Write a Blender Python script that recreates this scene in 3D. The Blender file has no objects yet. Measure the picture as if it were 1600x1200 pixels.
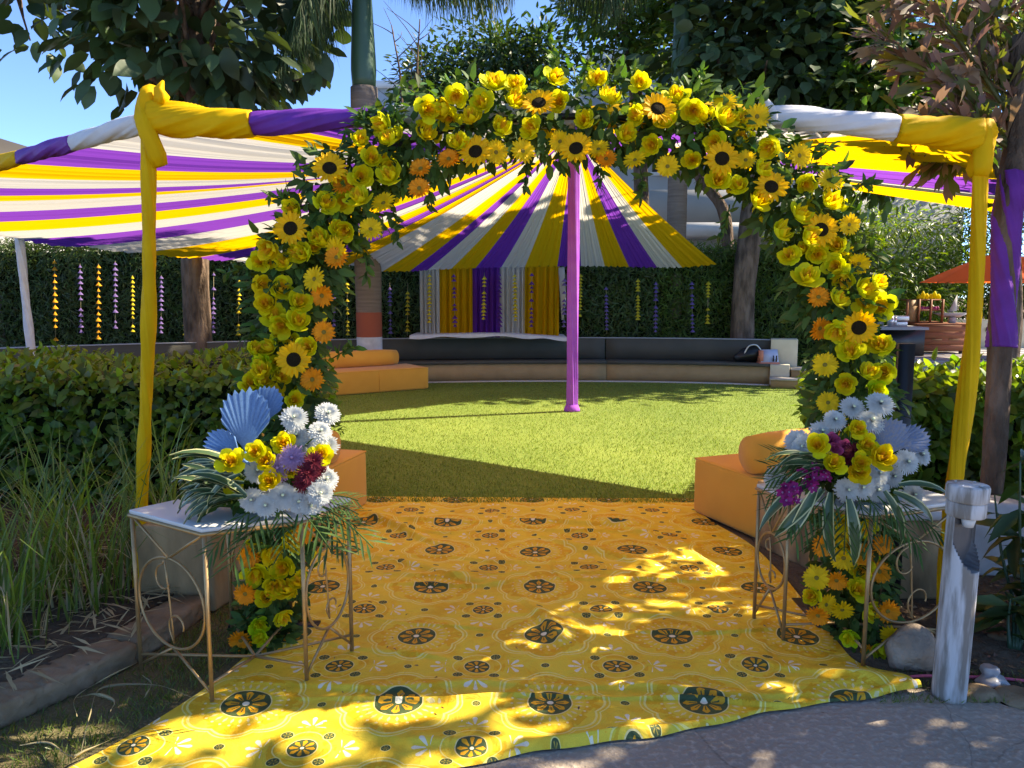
import bpy, bmesh, math, random
import numpy as np
from mathutils import Vector, Matrix, Euler

S = bpy.context.scene
COL = S.collection
# ---------------------------------------------------------------- camera, sky, sun, exposure
PITCH = math.radians(6.8); CAMZ = 1.5; F = 1200.0
cam = bpy.data.cameras.new('camera'); camo = bpy.data.objects.new('camera', cam); COL.objects.link(camo)
camo.location = (0, 0, CAMZ); camo.rotation_euler = (math.pi/2 - PITCH, 0, 0)
cam.lens = 27.0; cam.sensor_width = 36.0; cam.clip_end = 500; cam.clip_start = .05
S.camera = camo
SUN_EL = math.radians(41.6); SUN_AZ = math.radians(73.3)       # azimuth from +Y towards +X
w = bpy.data.worlds.new('World'); S.world = w; w.use_nodes = True
nt = w.node_tree; bg = nt.nodes['Background']
sky = nt.nodes.new('ShaderNodeTexSky'); sky.sky_type = 'NISHITA'; sky.sun_disc = False
sky.sun_elevation = SUN_EL; sky.sun_rotation = SUN_AZ
sky.air_density = 0.62; sky.dust_density = 0.0; sky.ozone_density = 8.0; sky.altitude = 3000
nt.links.new(sky.outputs[0], bg.inputs[0]); bg.inputs[1].default_value = 0.145
sl = bpy.data.lights.new('sun', 'SUN'); sl.energy = 4.0; sl.angle = math.radians(.55); sl.color = (1, .93, .80)
so = bpy.data.objects.new('sun', sl); COL.objects.link(so)
sd = Vector((-math.sin(SUN_AZ)*math.cos(SUN_EL), -math.cos(SUN_AZ)*math.cos(SUN_EL), -math.sin(SUN_EL)))
so.rotation_euler = sd.to_track_quat('-Z', 'Y').to_euler(); so.location = (10, 3, 12)
S.view_settings.view_transform = 'Standard'; S.view_settings.look = 'None'
S.view_settings.exposure = 1.9; S.view_settings.gamma = 1
S.view_settings.use_white_balance = True; S.view_settings.white_balance_temperature = 7600      # the phone's warm white balance
S.cycles.max_bounces = 7; S.cycles.diffuse_bounces = 4; S.cycles.transparent_max_bounces = 6
S.cycles.use_denoising = True

# ---------------------------------------------------------------- helpers
R = math.radians
rnd = random.Random(7); rng = np.random.default_rng(11)
cp, sp = math.cos(PITCH), math.sin(PITCH)
def at(px, py, D):                      # a point seen at (px,py) of the photograph, D metres in front of the lens
    d = (600 - py)/F
    return Vector(((px-800)/F*D, D*(cp + d*sp), CAMZ + D*(d*cp - sp)))
def gnd(px, py, z=0.0):
    d = (600 - py)/F
    return at(px, py, (z-CAMZ)/(d*cp - sp))

def mk(name, V, F_, mats=(), smooth=True, mi=None, uv=None):
    me = bpy.data.meshes.new(name)
    V = np.asarray(V, np.float32)
    arrs = [np.asarray(f, np.int32) for f in (F_ if isinstance(F_, list) else [F_]) if len(f)]
    loops = np.concatenate([a.ravel() for a in arrs]); tot = np.concatenate([np.full(len(a), a.shape[1], np.int32) for a in arrs])
    st = np.concatenate([[0], np.cumsum(tot)[:-1]]).astype(np.int32)
    me.vertices.add(len(V)); me.vertices.foreach_set('co', V.ravel())
    me.loops.add(len(loops)); me.loops.foreach_set('vertex_index', loops)
    me.polygons.add(len(tot)); me.polygons.foreach_set('loop_start', st); me.polygons.foreach_set('loop_total', tot)
    if smooth: me.polygons.foreach_set('use_smooth', np.ones(len(tot), bool))
    if mi is not None: me.polygons.foreach_set('material_index', np.asarray(mi, np.int32))
    if uv is not None:
        l = me.uv_layers.new(name='UVMap'); l.data.foreach_set('uv', np.asarray(uv, np.float32)[loops].ravel())
    for m in (mats if isinstance(mats, (list, tuple)) else [mats]): me.materials.append(m)
    me.update(calc_edges=True); me.validate()
    return me
def props(o, label=None, cat=None, group=None, kind=None):
    if label: o['label'] = label
    if cat: o['category'] = cat
    if group: o['group'] = group
    if kind: o['kind'] = kind
    return o
def add(name, me, parent=None, label=None, cat=None, group=None, kind=None, local=None):
    """link a mesh; world-built meshes under an Empty are shifted back by its location; local = matrix in the parent's frame"""
    o = bpy.data.objects.new(name, me); COL.objects.link(o)
    if parent is not None:
        o.parent = parent
        if local is not None: o.matrix_local = local
        else:
            q = parent; t = Vector((0, 0, 0))
            while q is not None: t += q.location; q = q.parent
            o.location = -t
    elif local is not None: o.matrix_world = local
    return props(o, label, cat, group, kind)
def thing(name, loc, label, cat, group=None):
    o = bpy.data.objects.new(name, None); COL.objects.link(o); o.location = loc; o.empty_display_size = .1
    return props(o, label, cat, group)
def merge(parts):
    Vs = []; Fs = {}; n = 0
    for V, Fc in parts:
        V = np.asarray(V, np.float32); Vs.append(V)
        for f in (Fc if isinstance(Fc, list) else [Fc]):
            f = np.asarray(f, np.int32)
            if len(f): Fs.setdefault(f.shape[1], []).append(f + n)
        n += len(V)
    return np.concatenate(Vs), [np.concatenate(v) for v in Fs.values()]
def tube(pts, rad, n=10, cap=True, ridge=None):
    pts = [Vector(p) for p in pts]; m = len(pts)
    rad = list(rad) if hasattr(rad, '__len__') else [rad]*m
    V = []; up = Vector((0, 0, 1)); prev = None
    for i, p in enumerate(pts):
        t = (pts[min(i+1, m-1)] - pts[max(i-1, 0)]).normalized()
        if prev is None:
            a = t.cross(up);  a = t.cross(Vector((1, 0, 0))) if a.length < 1e-3 else a
        else: a = prev - t*prev.dot(t)
        a.normalize(); prev = a; b = t.cross(a)
        for k in range(n):
            th = 2*math.pi*k/n; r = rad[i]
            if ridge: r *= ridge(i/(m-1), th)
            V.append(p + (a*math.cos(th) + b*math.sin(th))*r)
    Q = [(i*n+k, i*n+(k+1) % n, (i+1)*n+(k+1) % n, (i+1)*n+k) for i in range(m-1) for k in range(n)]
    T = []
    if cap:
        V.append(pts[0]); V.append(pts[-1]); c0, c1 = len(V)-2, len(V)-1
        T = [(c0, (k+1) % n, k) for k in range(n)] + [(c1, (m-1)*n+k, (m-1)*n+(k+1) % n) for k in range(n)]
    return np.array([tuple(v) for v in V], np.float32), [np.array(Q, np.int32)] + ([np.array(T, np.int32)] if T else [])
def lin(a, b, n): a, b = Vector(a), Vector(b); return [a.lerp(b, i/(n-1)) for i in range(n)]
def spline(P, n):                        # Catmull-Rom through P
    P = [Vector(p) for p in P]; P = [P[0]*2-P[1]] + P + [P[-1]*2-P[-2]]; out = []
    seg = len(P)-3
    for j in range(n):
        x = j/(n-1)*seg; i = min(int(x), seg-1); t = x-i
        a, b, c, d = P[i:i+4]
        out.append(.5*((2*b) + (c-a)*t + (2*a-5*b+4*c-d)*t*t + (3*b-a-3*c+d)*t**3))
    return out
def box(x0, x1, y0, y1, z0, z1):
    V = [(x, y, z) for z in (z0, z1) for y in (y0, y1) for x in (x0, x1)]
    return np.array(V, np.float32), [np.array([(0, 2, 3, 1), (4, 5, 7, 6), (0, 1, 5, 4), (2, 6, 7, 3), (0, 4, 6, 2), (1, 3, 7, 5)], np.int32)]
def bev(name, V, Fc, mats, w=.01, seg=2, smooth=True):
    me = mk(name, V, Fc, mats, smooth=False); bm = bmesh.new(); bm.from_mesh(me)
    bmesh.ops.bevel(bm, geom=bm.edges[:], offset=w, segments=seg, profile=.5, affect='EDGES')
    for f in bm.faces: f.smooth = smooth
    bm.to_mesh(me); bm.free()
    return me
def prism(poly, z0, z1):                 # poly counter-clockwise
    n = len(poly); V = [(p[0], p[1], z0) for p in poly] + [(p[0], p[1], z1) for p in poly]
    return np.array(V, np.float32), [np.array([(i, (i+1) % n, n+(i+1) % n, n+i) for i in range(n)], np.int32), np.array([list(range(n, 2*n))], np.int32), np.array([list(range(n))[::-1]], np.int32)]
def xf(V, M): V = np.asarray(V, np.float32); M = np.array(M, np.float32); return V @ M[:3, :3].T + M[:3, 3]

# leaf shapes lie along +X, face +Z, unit length
def leaf(wd=.45, fold=.08, droop=.12, tip=1.0, belly=.4):
    r = lambda x: -droop*x*x
    V = [(0, 0, 0), (belly*.7, 0, r(belly*.7)), (.72, 0, r(.72)), (tip, 0, r(tip)),
         (belly*.7, wd*.46, r(.3)+fold), (.72, wd*.33, r(.72)+fold*.8), (belly*.7, -wd*.46, r(.3)+fold), (.72, -wd*.33, r(.72)+fold*.8)]
    T = [(0, 1, 4), (1, 2, 5), (1, 5, 4), (2, 3, 5), (0, 6, 1), (1, 6, 7), (1, 7, 2), (2, 7, 3)]
    return np.array(V, np.float32), np.array(T, np.int32)
def broad(wd=.6, fold=.05, droop=.25, n=6, wav=.02):     # rounded obovate leaf with a wavy edge
    V = [(0, 0, 0)]
    for i in range(1, n):
        t = i/n; ww = wd*.5*math.sin(math.pi*t**.85)**.72*(1+wav*3*math.sin(i*2.3)); z = -droop*t*t
        V += [(t, ww, z+fold+wav*math.sin(i*1.9)), (t, 0, z), (t, -ww, z+fold+wav*math.sin(i*2.7+1))]
    V.append((1, 0, -droop)); k = len(V)-1; T = [(0, 2, 1), (0, 3, 2)]
    for i in range(n-2):
        a = 1+3*i; T += [(a, a+1, a+4), (a, a+4, a+3), (a+1, a+2, a+5), (a+1, a+5, a+4)]
    a = k-3; T += [(a, a+1, k), (a+1, a+2, k)]
    return np.array(V, np.float32), np.array(T, np.int32)
def blade(wd=.12, droop=.2):
    V = [(0, 0, 0), (.4, wd/2, -droop*.16), (1, 0, -droop), (.4, -wd/2, -droop*.16)]
    return np.array(V, np.float32), np.array([(0, 3, 1), (1, 3, 2)], np.int32)
def frames(P, A, U, sc):                 # positions, axes, normal hints, scales -> (n,3,3) rotation*scale
    A = A/np.maximum(np.linalg.norm(A, axis=1, keepdims=True), 1e-6)
    B = np.cross(U, A); B /= np.maximum(np.linalg.norm(B, axis=1, keepdims=True), 1e-6)
    C = np.cross(A, B)
    return np.stack([A, B, C], axis=2)*np.asarray(sc)[:, None, None]
def inst(base, P, M):                    # join copies of base
    V, T = base; n = len(P)
    VV = np.einsum('nij,vj->nvi', M, V) + P[:, None, :]
    TT = T[None] + (np.arange(n)*len(V))[:, None, None]
    return VV.reshape(-1, 3), TT.reshape(-1, T.shape[1])
def ru(n, a=-1, b=1): return rng.uniform(a, b, (n, 3))
def scatter(parent, P, A, U, sc, base, m, n_ind=0, name='leaf', mass='foliage', smooth=True):
    """n_ind leaves nearest to the lens become parts of their own, the rest one mass"""
    M = frames(P, A, U, sc)
    order = np.argsort(np.linalg.norm(P - np.array([0, 0, CAMZ]), axis=1))
    ind, rest = order[:n_ind], order[n_ind:]
    if n_ind:
        me = mk(name, base[0], base[1], m, smooth)
        for i in ind:
            X = Matrix([[*map(float, M[i][r]), float(P[i][r])] for r in range(3)] + [[0, 0, 0, 1]])
            t = Vector((0, 0, 0)); q = parent
            while q is not None: t += q.location; q = q.parent
            X.translation -= t
            add(name, me, parent, local=X)
    if len(rest):
        V, T = inst(base, P[rest], M[rest])
        add(mass, mk(mass, V, T, m, smooth), parent, kind='stuff')

# ---------------------------------------------------------------- materials
def newmat(name):
    m = bpy.data.materials.new(name); m.use_nodes = True; t = m.node_tree; t.nodes.clear()
    o = t.nodes.new('ShaderNodeOutputMaterial'); return m, t, o
def mat(name, col, rough=.6, spec=.3, var=0., hue=0., transl=0., tcol=None, noise=None, col2=None, bump=None, metal=0., coords='Object', sheen=0., stretch=None):
    m, t, o = newmat(name); L = t.links.new; N = t.nodes.new
    p = N('ShaderNodeBsdfPrincipled'); p.inputs['Roughness'].default_value = rough
    p.inputs['Specular IOR Level'].default_value = spec; p.inputs['Metallic'].default_value = metal
    if sheen: p.inputs['Sheen Weight'].default_value = sheen
    c = N('ShaderNodeRGB'); c.outputs[0].default_value = (*col, 1); cs = c.outputs[0]
    tc = N('ShaderNodeTexCoord'); vec = tc.outputs[coords]
    if stretch:
        mp = N('ShaderNodeMapping'); mp.inputs['Scale'].default_value = stretch; L(vec, mp.inputs[0]); vec = mp.outputs[0]
    if noise:
        nz = N('ShaderNodeTexNoise'); nz.inputs['Scale'].default_value = noise[0]; nz.inputs['Detail'].default_value = 6; L(vec, nz.inputs['Vector'])
        rmp = N('ShaderNodeMapRange'); rmp.inputs[1].default_value = .5-noise[1]; rmp.inputs[2].default_value = .5+noise[1]; L(nz.outputs[0], rmp.inputs[0])
        mx = N('ShaderNodeMix'); mx.data_type = 'RGBA'; L(rmp.outputs[0], mx.inputs[0]); L(cs, mx.inputs[6])
        mx.inputs[7].default_value = (*(col2 or tuple(x*.6 for x in col)), 1); cs = mx.outputs[2]
    if var or hue:
        g = N('ShaderNodeNewGeometry'); oi = N('ShaderNodeObjectInfo')
        a = N('ShaderNodeMath'); a.operation = 'ADD'; L(g.outputs['Random Per Island'], a.inputs[0]); L(oi.outputs['Random'], a.inputs[1])
        f = N('ShaderNodeMath'); f.operation = 'FRACT'; L(a.outputs[0], f.inputs[0])
        mr = N('ShaderNodeMapRange'); mr.inputs[3].default_value = 1-var; mr.inputs[4].default_value = 1+var; L(f.outputs[0], mr.inputs[0])
        f2 = N('ShaderNodeMath'); f2.operation = 'MULTIPLY'; f2.inputs[1].default_value = 7.31; L(f.outputs[0], f2.inputs[0])
        f3 = N('ShaderNodeMath'); f3.operation = 'FRACT'; L(f2.outputs[0], f3.inputs[0])
        mh = N('ShaderNodeMapRange'); mh.inputs[3].default_value = .5-hue; mh.inputs[4].default_value = .5+hue; L(f3.outputs[0], mh.inputs[0])
        h = N('ShaderNodeHueSaturation'); L(mh.outputs[0], h.inputs['Hue']); L(mr.outputs[0], h.inputs['Value']); L(cs, h.inputs['Color']); cs = h.outputs[0]
    L(cs, p.inputs['Base Color'])
    if bump:
        nb = N('ShaderNodeTexNoise'); nb.inputs['Scale'].default_value = bump[0]; nb.inputs['Detail'].default_value = 5; L(vec, nb.inputs['Vector'])
        b = N('ShaderNodeBump'); b.inputs['Strength'].default_value = bump[1]; b.inputs['Distance'].default_value = bump[2] if len(bump) > 2 else .01
        L(nb.outputs[0], b.inputs['Height']); L(b.outputs[0], p.inputs['Normal'])
    out = p.outputs[0]
    if transl:
        tr = N('ShaderNodeBsdfTranslucent')
        if tcol is None: L(cs, tr.inputs[0])
        else:
            mm = N('ShaderNodeMix'); mm.data_type = 'RGBA'; mm.blend_type = 'MULTIPLY'; mm.inputs[0].default_value = 1; L(cs, mm.inputs[6]); mm.inputs[7].default_value = (*tcol, 1); L(mm.outputs[2], tr.inputs[0])
        s = N('ShaderNodeMixShader'); s.inputs[0].default_value = transl; L(out, s.inputs[1]); L(tr.outputs[0], s.inputs[2]); out = s.outputs[0]
    L(out, o.inputs[0]); return m
TG = (1.9, 1.75, .5)
def leafmat(name, col, var=.45, hue=.025, rough=.4, transl=.35, spec=.45, tcol=TG): return mat(name, col, rough, spec, var, hue, transl, tcol)
def cloth(name, col, transl=.66, rough=.75):
    return mat(name, col, rough, .15, transl=transl, bump=(60, .35, .004), coords='UV', stretch=(14, .6, 1), noise=(5, .5), col2=tuple(x*.82 for x in col))
M = {}
M['yel'] = cloth('yellow_cloth', (.80, .45, .010)); M['pur'] = cloth('purple_cloth', (.20, .045, .40)); M['whi'] = cloth('white_cloth', (.66, .635, .585), .5)
M['yelw'] = mat('yellow_wrap', (.78, .47, .006), .7, .15, transl=.2, noise=(9, .3), col2=(.66, .38, .005), bump=(30, .4, .004))
M['purw'] = mat('purple_wrap', (.19, .04, .38), .6, .25, transl=.12, noise=(9, .3), bump=(30, .4, .004))
M['whiw'] = mat('white_wrap', (.70, .70, .70), .7, .15, transl=.2, noise=(9, .3), col2=(.55, .56, .6), bump=(30, .4, .004))
M['lil'] = mat('lilac_pole_cloth', (.36, .11, .50), .8, .12, noise=(7, .3), col2=(.30, .06, .45), bump=(40, .3, .004))
M['orange'] = mat('orange_suede', (.72, .36, .055), .85, .1, noise=(3, .25), col2=(.62, .29, .04), bump=(80, .15, .003), sheen=.15)
M['granite'] = mat('black_granite', (.072, .072, .060), .8, .12, noise=(3, .3), col2=(.095, .092, .076))
M['stone'] = mat('tan_stone', (.42, .30, .15), .8, .2, noise=(5, .35), col2=(.30, .21, .10), bump=(40, .4))
M['cream'] = mat('cream_plaster', (.70, .62, .45), .8, .2, noise=(6, .3), col2=(.58, .5, .35), bump=(60, .2))
M['plaster'] = mat('stained_plaster', (.46, .31, .16), .85, .2, noise=(7, .16), col2=(.16, .11, .06), bump=(30, .5), stretch=(1, 1, .35))
M['white'] = mat('white_paint', (.72, .72, .72), .6, .3, noise=(3, .4), col2=(.56, .56, .57))
M['wallgrey'] = mat('grey_render', (.42, .43, .44), .85, .2, noise=(1.5, .4), col2=(.33, .34, .35))
M['roofdark'] = mat('dark_roof', (.05, .045, .04), .7)
M['gold'] = mat('gold_metal', (.44, .29, .13), .42, .5, metal=.55, noise=(40, .4), col2=(.3, .2, .1))
M['black'] = mat('black_metal', (.012, .012, .013), .4, .4)
M['top'] = mat('white_laminate', (.62, .62, .60), .35, .4, noise=(8, .4), col2=(.5, .5, .48))
M['wood'] = mat('red_brown_wood', (.30, .11, .045), .6, .3, noise=(4, .3), col2=(.17, .06, .025), stretch=(1, 1, 12))
M['woodl'] = mat('light_wood', (.42, .26, .12), .6, .3, noise=(6, .3))
M['umb'] = mat('orange_canvas', (.85, .14, .03), .7, .15, transl=.5)
M['bark'] = mat('brown_bark', (.20, .14, .10), .9, .15, noise=(9, .16), col2=(.06, .042, .03), bump=(22, 1.0, .06), stretch=(1, 1, .3))
M['palmbark'] = mat('grey_palm_bark', (.24, .19, .15), .9, .15, noise=(6, .3), col2=(.13, .10, .08), bump=(30, .7, .02), stretch=(.4, .4, 5))
M['shaft'] = mat('green_crownshaft', (.045, .10, .05), .4, .4, noise=(3, .4), col2=(.03, .07, .045), stretch=(3, 3, .4))
M['redp'] = mat('red_brown_paint', (.28, .07, .035), .8); M['whip'] = mat('whitewash', (.6, .6, .6), .85, noise=(9, .3))
M['rock'] = mat('pale_rock', (.38, .31, .24), .95, .1, noise=(7, .2), col2=(.22, .17, .13), bump=(14, 1.0, .05))
M['tin'] = mat('brushed_tin', (.6, .6, .6), .35, .5, metal=.7)
M['soil'] = mat('dark_soil', (.07, .048, .032), .95, .1, noise=(14, .35), col2=(.13, .10, .07), bump=(35, 1, .03))
M['straw'] = mat('dry_straw', (.42, .36, .20), .8, .2, var=.25, transl=.2)
# leaves
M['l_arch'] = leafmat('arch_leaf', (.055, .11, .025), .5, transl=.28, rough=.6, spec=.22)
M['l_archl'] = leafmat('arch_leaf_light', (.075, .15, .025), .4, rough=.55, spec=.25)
M['l_teak'] = leafmat('large_dark_leaf', (.042, .075, .030), .5, transl=.2, rough=.5, spec=.35)
M['l_dark'] = leafmat('small_dark_leaf', (.036, .074, .020), .5, transl=.3)
M['l_mid'] = leafmat('mid_leaf', (.065, .125, .022), .5, transl=.4)
M['l_hedge'] = leafmat('hedge_leaf', (.10, .175, .022), .55, transl=.45, rough=.4)
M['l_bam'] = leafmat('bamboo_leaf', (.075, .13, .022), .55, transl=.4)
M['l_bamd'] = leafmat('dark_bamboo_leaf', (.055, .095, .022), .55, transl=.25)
M['l_bright'] = leafmat('bright_bush_leaf', (.10, .17, .02), .45, transl=.45)
M['l_palm'] = leafmat('palm_leaflet', (.035, .065, .025), .4, transl=.25, rough=.6, spec=.2)
M['l_grass'] = leafmat('tall_grass_blade', (.11, .19, .035), .4, transl=.4)
M['l_dry'] = leafmat('dry_brown_leaflet', (.19, .125, .085), .4, .03, .6, transl=.3, tcol=(1.3, 1.1, .9))
M['l_olive'] = leafmat('olive_leaflet', (.10, .12, .03), .4, .03, .5, transl=.35)
M['core'] = mat('dark_block_core', (.012, .020, .008), 1, 0)  # near-black green for the light-blocking boxes added inside the hedges
M['turfb'] = leafmat('turf_blade', (.20, .285, .052), .4, .02, .6, transl=.25, spec=.2, tcol=(1.3, 1.2, .6))
M['vgrass'] = leafmat('verge_blade', (.10, .15, .03), .4, transl=.35)
# flowers
M['ro'] = mat('lime_yellow_petal', (.76, .74, .022), .65, .15, var=.14, hue=.012, transl=.4); M['ri'] = mat('warm_yellow_petal', (.84, .66, .018), .65, .15, var=.12, hue=.012, transl=.4)
M['rc'] = mat('orange_heart_petal', (.85, .47, .025), .6, .2, transl=.3); M['rg'] = mat('green_yellow_petal', (.55, .72, .02), .6, .2, transl=.35)
M['sun'] = mat('sunflower_petal', (.88, .49, .006), .6, .2, var=.15, transl=.35); M['disc'] = mat('dark_seed_disc', (.06, .04, .015), .9, .1, noise=(60, .2), col2=(.012, .01, .006), bump=(120, 1, .01))
M['gery'] = mat('gerbera_yellow', (.86, .58, .012), .6, .2, var=.15, transl=.35); M['gero'] = mat('gerbera_orange', (.85, .32, .012), .6, .2, var=.15, transl=.3)
M['gerc'] = mat('gerbera_centre', (.20, .14, .015), .8)
M['mum'] = mat('white_petal', (.55, .57, .54), .6, .2, var=.06, transl=.3); M['mauve'] = mat('mauve_petal', (.38, .24, .42), .6, .2, var=.15, transl=.25)
M['mumc'] = mat('pale_green_heart', (.6, .68, .42), .6)
M['red'] = mat('dark_red_petal', (.11, .008, .018), .7, .2, var=.3, transl=.15); M['pink'] = mat('rose_pink_petal', (.50, .10, .26), .6, .2, var=.15, transl=.25)
M['orch'] = mat('magenta_petal', (.25, .012, .13), .6, .25, var=.35, transl=.25)
M['blue'] = mat('painted_blue_fan', (.18, .34, .60), .5, .3, noise=(30, .2), col2=(.11, .24, .48), transl=.12)
M['fadeb'] = mat('faded_blue_fan', (.16, .24, .42), .45, .4, noise=(14, .2), col2=(.36, .33, .30), transl=.2)
# variegated leaf: cream edge by UV
def vari():
    m, t, o = newmat('variegated_leaf'); L = t.links.new; N = t.nodes.new
    tc = N('ShaderNodeUVMap'); s = N('ShaderNodeSeparateXYZ'); L(tc.outputs[0], s.inputs[0])
    r = N('ShaderNodeMapRange'); r.inputs[1].default_value = .72; r.inputs[2].default_value = .82; L(s.outputs[1], r.inputs[0])
    x = N('ShaderNodeMix'); x.data_type = 'RGBA'; L(r.outputs[0], x.inputs[0]); x.inputs[6].default_value = (.045, .085, .03, 1); x.inputs[7].default_value = (.48, .47, .22, 1)
    p = N('ShaderNodeBsdfPrincipled'); p.inputs['Roughness'].default_value = .4; L(x.outputs[2], p.inputs['Base Color']); L(p.outputs[0], o.inputs[0]); return m
M['vari'] = vari()

class E:                                  # node arithmetic
    t = None
    def __init__(s, k): s.k = k
    @staticmethod
    def op(o, *a):
        n = E.t.nodes.new('ShaderNodeMath'); n.operation = o
        for i, x in enumerate(a):
            if isinstance(x, E): E.t.links.new(x.k, n.inputs[i])
            else: n.inputs[i].default_value = x
        return E(n.outputs[0])
    def __add__(a, b): return E.op('ADD', a, b)
    __radd__ = __add__
    def __sub__(a, b): return E.op('SUBTRACT', a, b)
    def __rsub__(a, b): return E.op('SUBTRACT', b, a)
    def __mul__(a, b): return E.op('MULTIPLY', a, b)
    __rmul__ = __mul__
    def __truediv__(a, b): return E.op('DIVIDE', a, b)
    def __lt__(a, b): return E.op('LESS_THAN', a, b)
    def __gt__(a, b): return E.op('GREATER_THAN', a, b)
def fr(a): return E.op('FRACT', a)
def ab(a): return E.op('ABSOLUTE', a)
def hyp(a, b): return E.op('SQRT', a*a + b*b)
def carpet_mat():
    m, t, o = newmat('printed_yellow_carpet'); E.t = t; L = t.links.new; N = t.nodes.new
    tc = N('ShaderNodeTexCoord')
    nz = N('ShaderNodeTexNoise'); nz.inputs['Scale'].default_value = 2.2; L(tc.outputs['Object'], nz.inputs['Vector'])
    nsep = N('ShaderNodeSeparateColor'); L(nz.outputs['Color'], nsep.inputs[0])
    s = N('ShaderNodeSeparateXYZ'); L(tc.outputs['Object'], s.inputs[0])
    u = (E(s.outputs[0]) - .14 + (E(nsep.outputs[0])-.5)*.06)/.555; v = (E(s.outputs[1]) - 3.2 + (E(nsep.outputs[1])-.5)*.06)/.555
    ax = fr(u+.5+20)-.5; ay = fr(v+.5+20)-.5; bx = fr(u+20)-.5; by = fr(v+20)-.5
    fine = N('ShaderNodeTexNoise'); fine.inputs['Scale'].default_value = 26; fine.inputs['Detail'].default_value = 3; L(tc.outputs['Object'], fine.inputs['Vector'])
    cur = None
    def paint(mask, col):
        nonlocal cur
        x = N('ShaderNodeMix'); x.data_type = 'RGBA'; L(mask.k, x.inputs[0]); L(cur, x.inputs[6]); x.inputs[7].default_value = (*col, 1); cur = x.outputs[2]
    base = N('ShaderNodeRGB'); base.outputs[0].default_value = (.80, .56, .045, 1); cur = base.outputs[0]
    GR = (.052, .082, .030); ORG = (.68, .32, .015); CR = (.80, .64, .26); WH = (.80, .72, .50); DY = (.74, .38, .012); LY = (.84, .70, .20)
    mid = N('ShaderNodeTexNoise'); mid.inputs['Scale'].default_value = 7; mid.inputs['Detail'].default_value = 5; L(tc.outputs['Object'], mid.inputs['Vector'])
    ra = hyp(ax, ay); ta = E.op('ARCTAN2', ay, ax); rb = hyp(bx, by); tb = E.op('ARCTAN2', by, bx)
    fn = E(fine.outputs[0])
    c4 = E.op('COSINE', ta*4.0)
    bl = N('ShaderNodeMapRange'); bl.inputs[1].default_value = .48; bl.inputs[2].default_value = .66; bl.inputs[4].default_value = .6; L(mid.outputs[0], bl.inputs[0]); paint(E(bl.outputs[0]), DY)
    # deep-yellow watercolour blotches between the lines
    paint((ra < (.34+c4*.03))*(ra > .25)*(fn > .46)*.8, DY)
    paint((rb < .21)*(rb > .13)*(fn > .50)*.7, DY)
    lobe = ab(E.op('COSINE', ta*4.0))*.045 + .33
    paint((ab(ra-lobe) < .008)+(ab(ra-lobe-.03) < .005), LY)
    paint((ab(rb-.150-ab(E.op('COSINE', tb*2.0))*.03) < .0045), LY)
    def sector(th, n): return (fr(th*(n/(2*math.pi))+20.5)-.5)*(2*math.pi/n)
    # drops and dots round the main medallion
    s28 = sector(ta, 26.0)
    paint((ab(s28*ra) < (.011 - ab(ra-.208)*.35))*(ab(ra-.205) < .03), CR)
    paint(hyp(s28*ra, ra-.262) < .010, CR)
    # main medallion
    paint(ra < .162, CR); paint(ra < .154, GR)
    s8 = sector(ta, 8.0)
    pw = ab(s8*ra)
    paint((pw < ((ra-.03)*.27+.004))*(pw < (.140-ra)*1.0+.001)*(ra > .045)*(ra < .136)*(fn > .30), ORG)
    paint((pw < .004)*(ra < .1)*(ra > .05), GR)
    paint(ra < .024, WH)
    # second medallion
    paint(rb < .100, CR); paint(rb < .093, GR)
    t8 = sector(tb, 8.0); qw = ab(t8*rb)
    paint((qw < ((rb-.02)*.28+.002))*(qw < (.088-rb)*.9)*(rb > .024)*(rb < .084), ORG)
    paint(rb < .013, WH)
    # four little seals round it and one on each edge
    cx = ab(bx)-.135; cy = ab(by)-.135; rc = hyp(cx, cy)
    paint(rc < .041, LY); paint(rc < .036, GR)
    paint((E.op('COSINE', E.op('ARCTAN2', cy, cx)*6.0) > .55)*(rc < .027)*(rc > .008), (.40, .30, .05))
    ex = ab(ax)-.5
    for (p, q) in ((ex, ay), (ax, ab(ay)-.5)):
        re = hyp(p, q); paint(re < .033, LY); paint(re < .028, GR); paint((E.op('COSINE', E.op('ARCTAN2', q, p)*6.0) > .5)*(re < .02), (.40, .30, .05))
    # pale lotus sprays
    for (p, q) in ((bx, ab(by)-.285), (by, ab(bx)-.285)):
        rl = hyp(p, q+.045); tl = E.op('ARCTAN2', p, q+.045)
        paint((rl < (.028 + .075*ab(E.op('COSINE', tl*3.4))))*(ab(E.op('SINE', tl*3.4)) < .62)*(ab(tl) < 1.75)*(rl > .018)*(fn > .36), WH)
    w1 = N('ShaderNodeTexNoise'); w1.inputs['Scale'].default_value = 320; L(tc.outputs['Object'], w1.inputs['Vector'])
    h = N('ShaderNodeHueSaturation'); hv = (E(w1.outputs[0])-.5)*.35 + (E(nz.outputs[0])-.5)*.35 + 1.0; L(hv.k, h.inputs['Value']); L(cur, h.inputs['Color'])
    p = N('ShaderNodeBsdfPrincipled'); p.inputs['Roughness'].default_value = .62; p.inputs['Specular IOR Level'].default_value = .25; L(h.outputs[0], p.inputs['Base Color'])
    b = N('ShaderNodeBump'); b.inputs['Strength'].default_value = .8; b.inputs['Distance'].default_value = .022
    nb = N('ShaderNodeTexNoise'); nb.inputs['Scale'].default_value = 8; nb.inputs['Detail'].default_value = 5; nb.inputs['Distortion'].default_value = 1.2; L(tc.outputs['Object'], nb.inputs['Vector'])
    L(nb.outputs[0], b.inputs['Height']); L(b.outputs[0], p.inputs['Normal'])
    L(p.outputs[0], o.inputs[0]); return m
M['carpet'] = carpet_mat()
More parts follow.
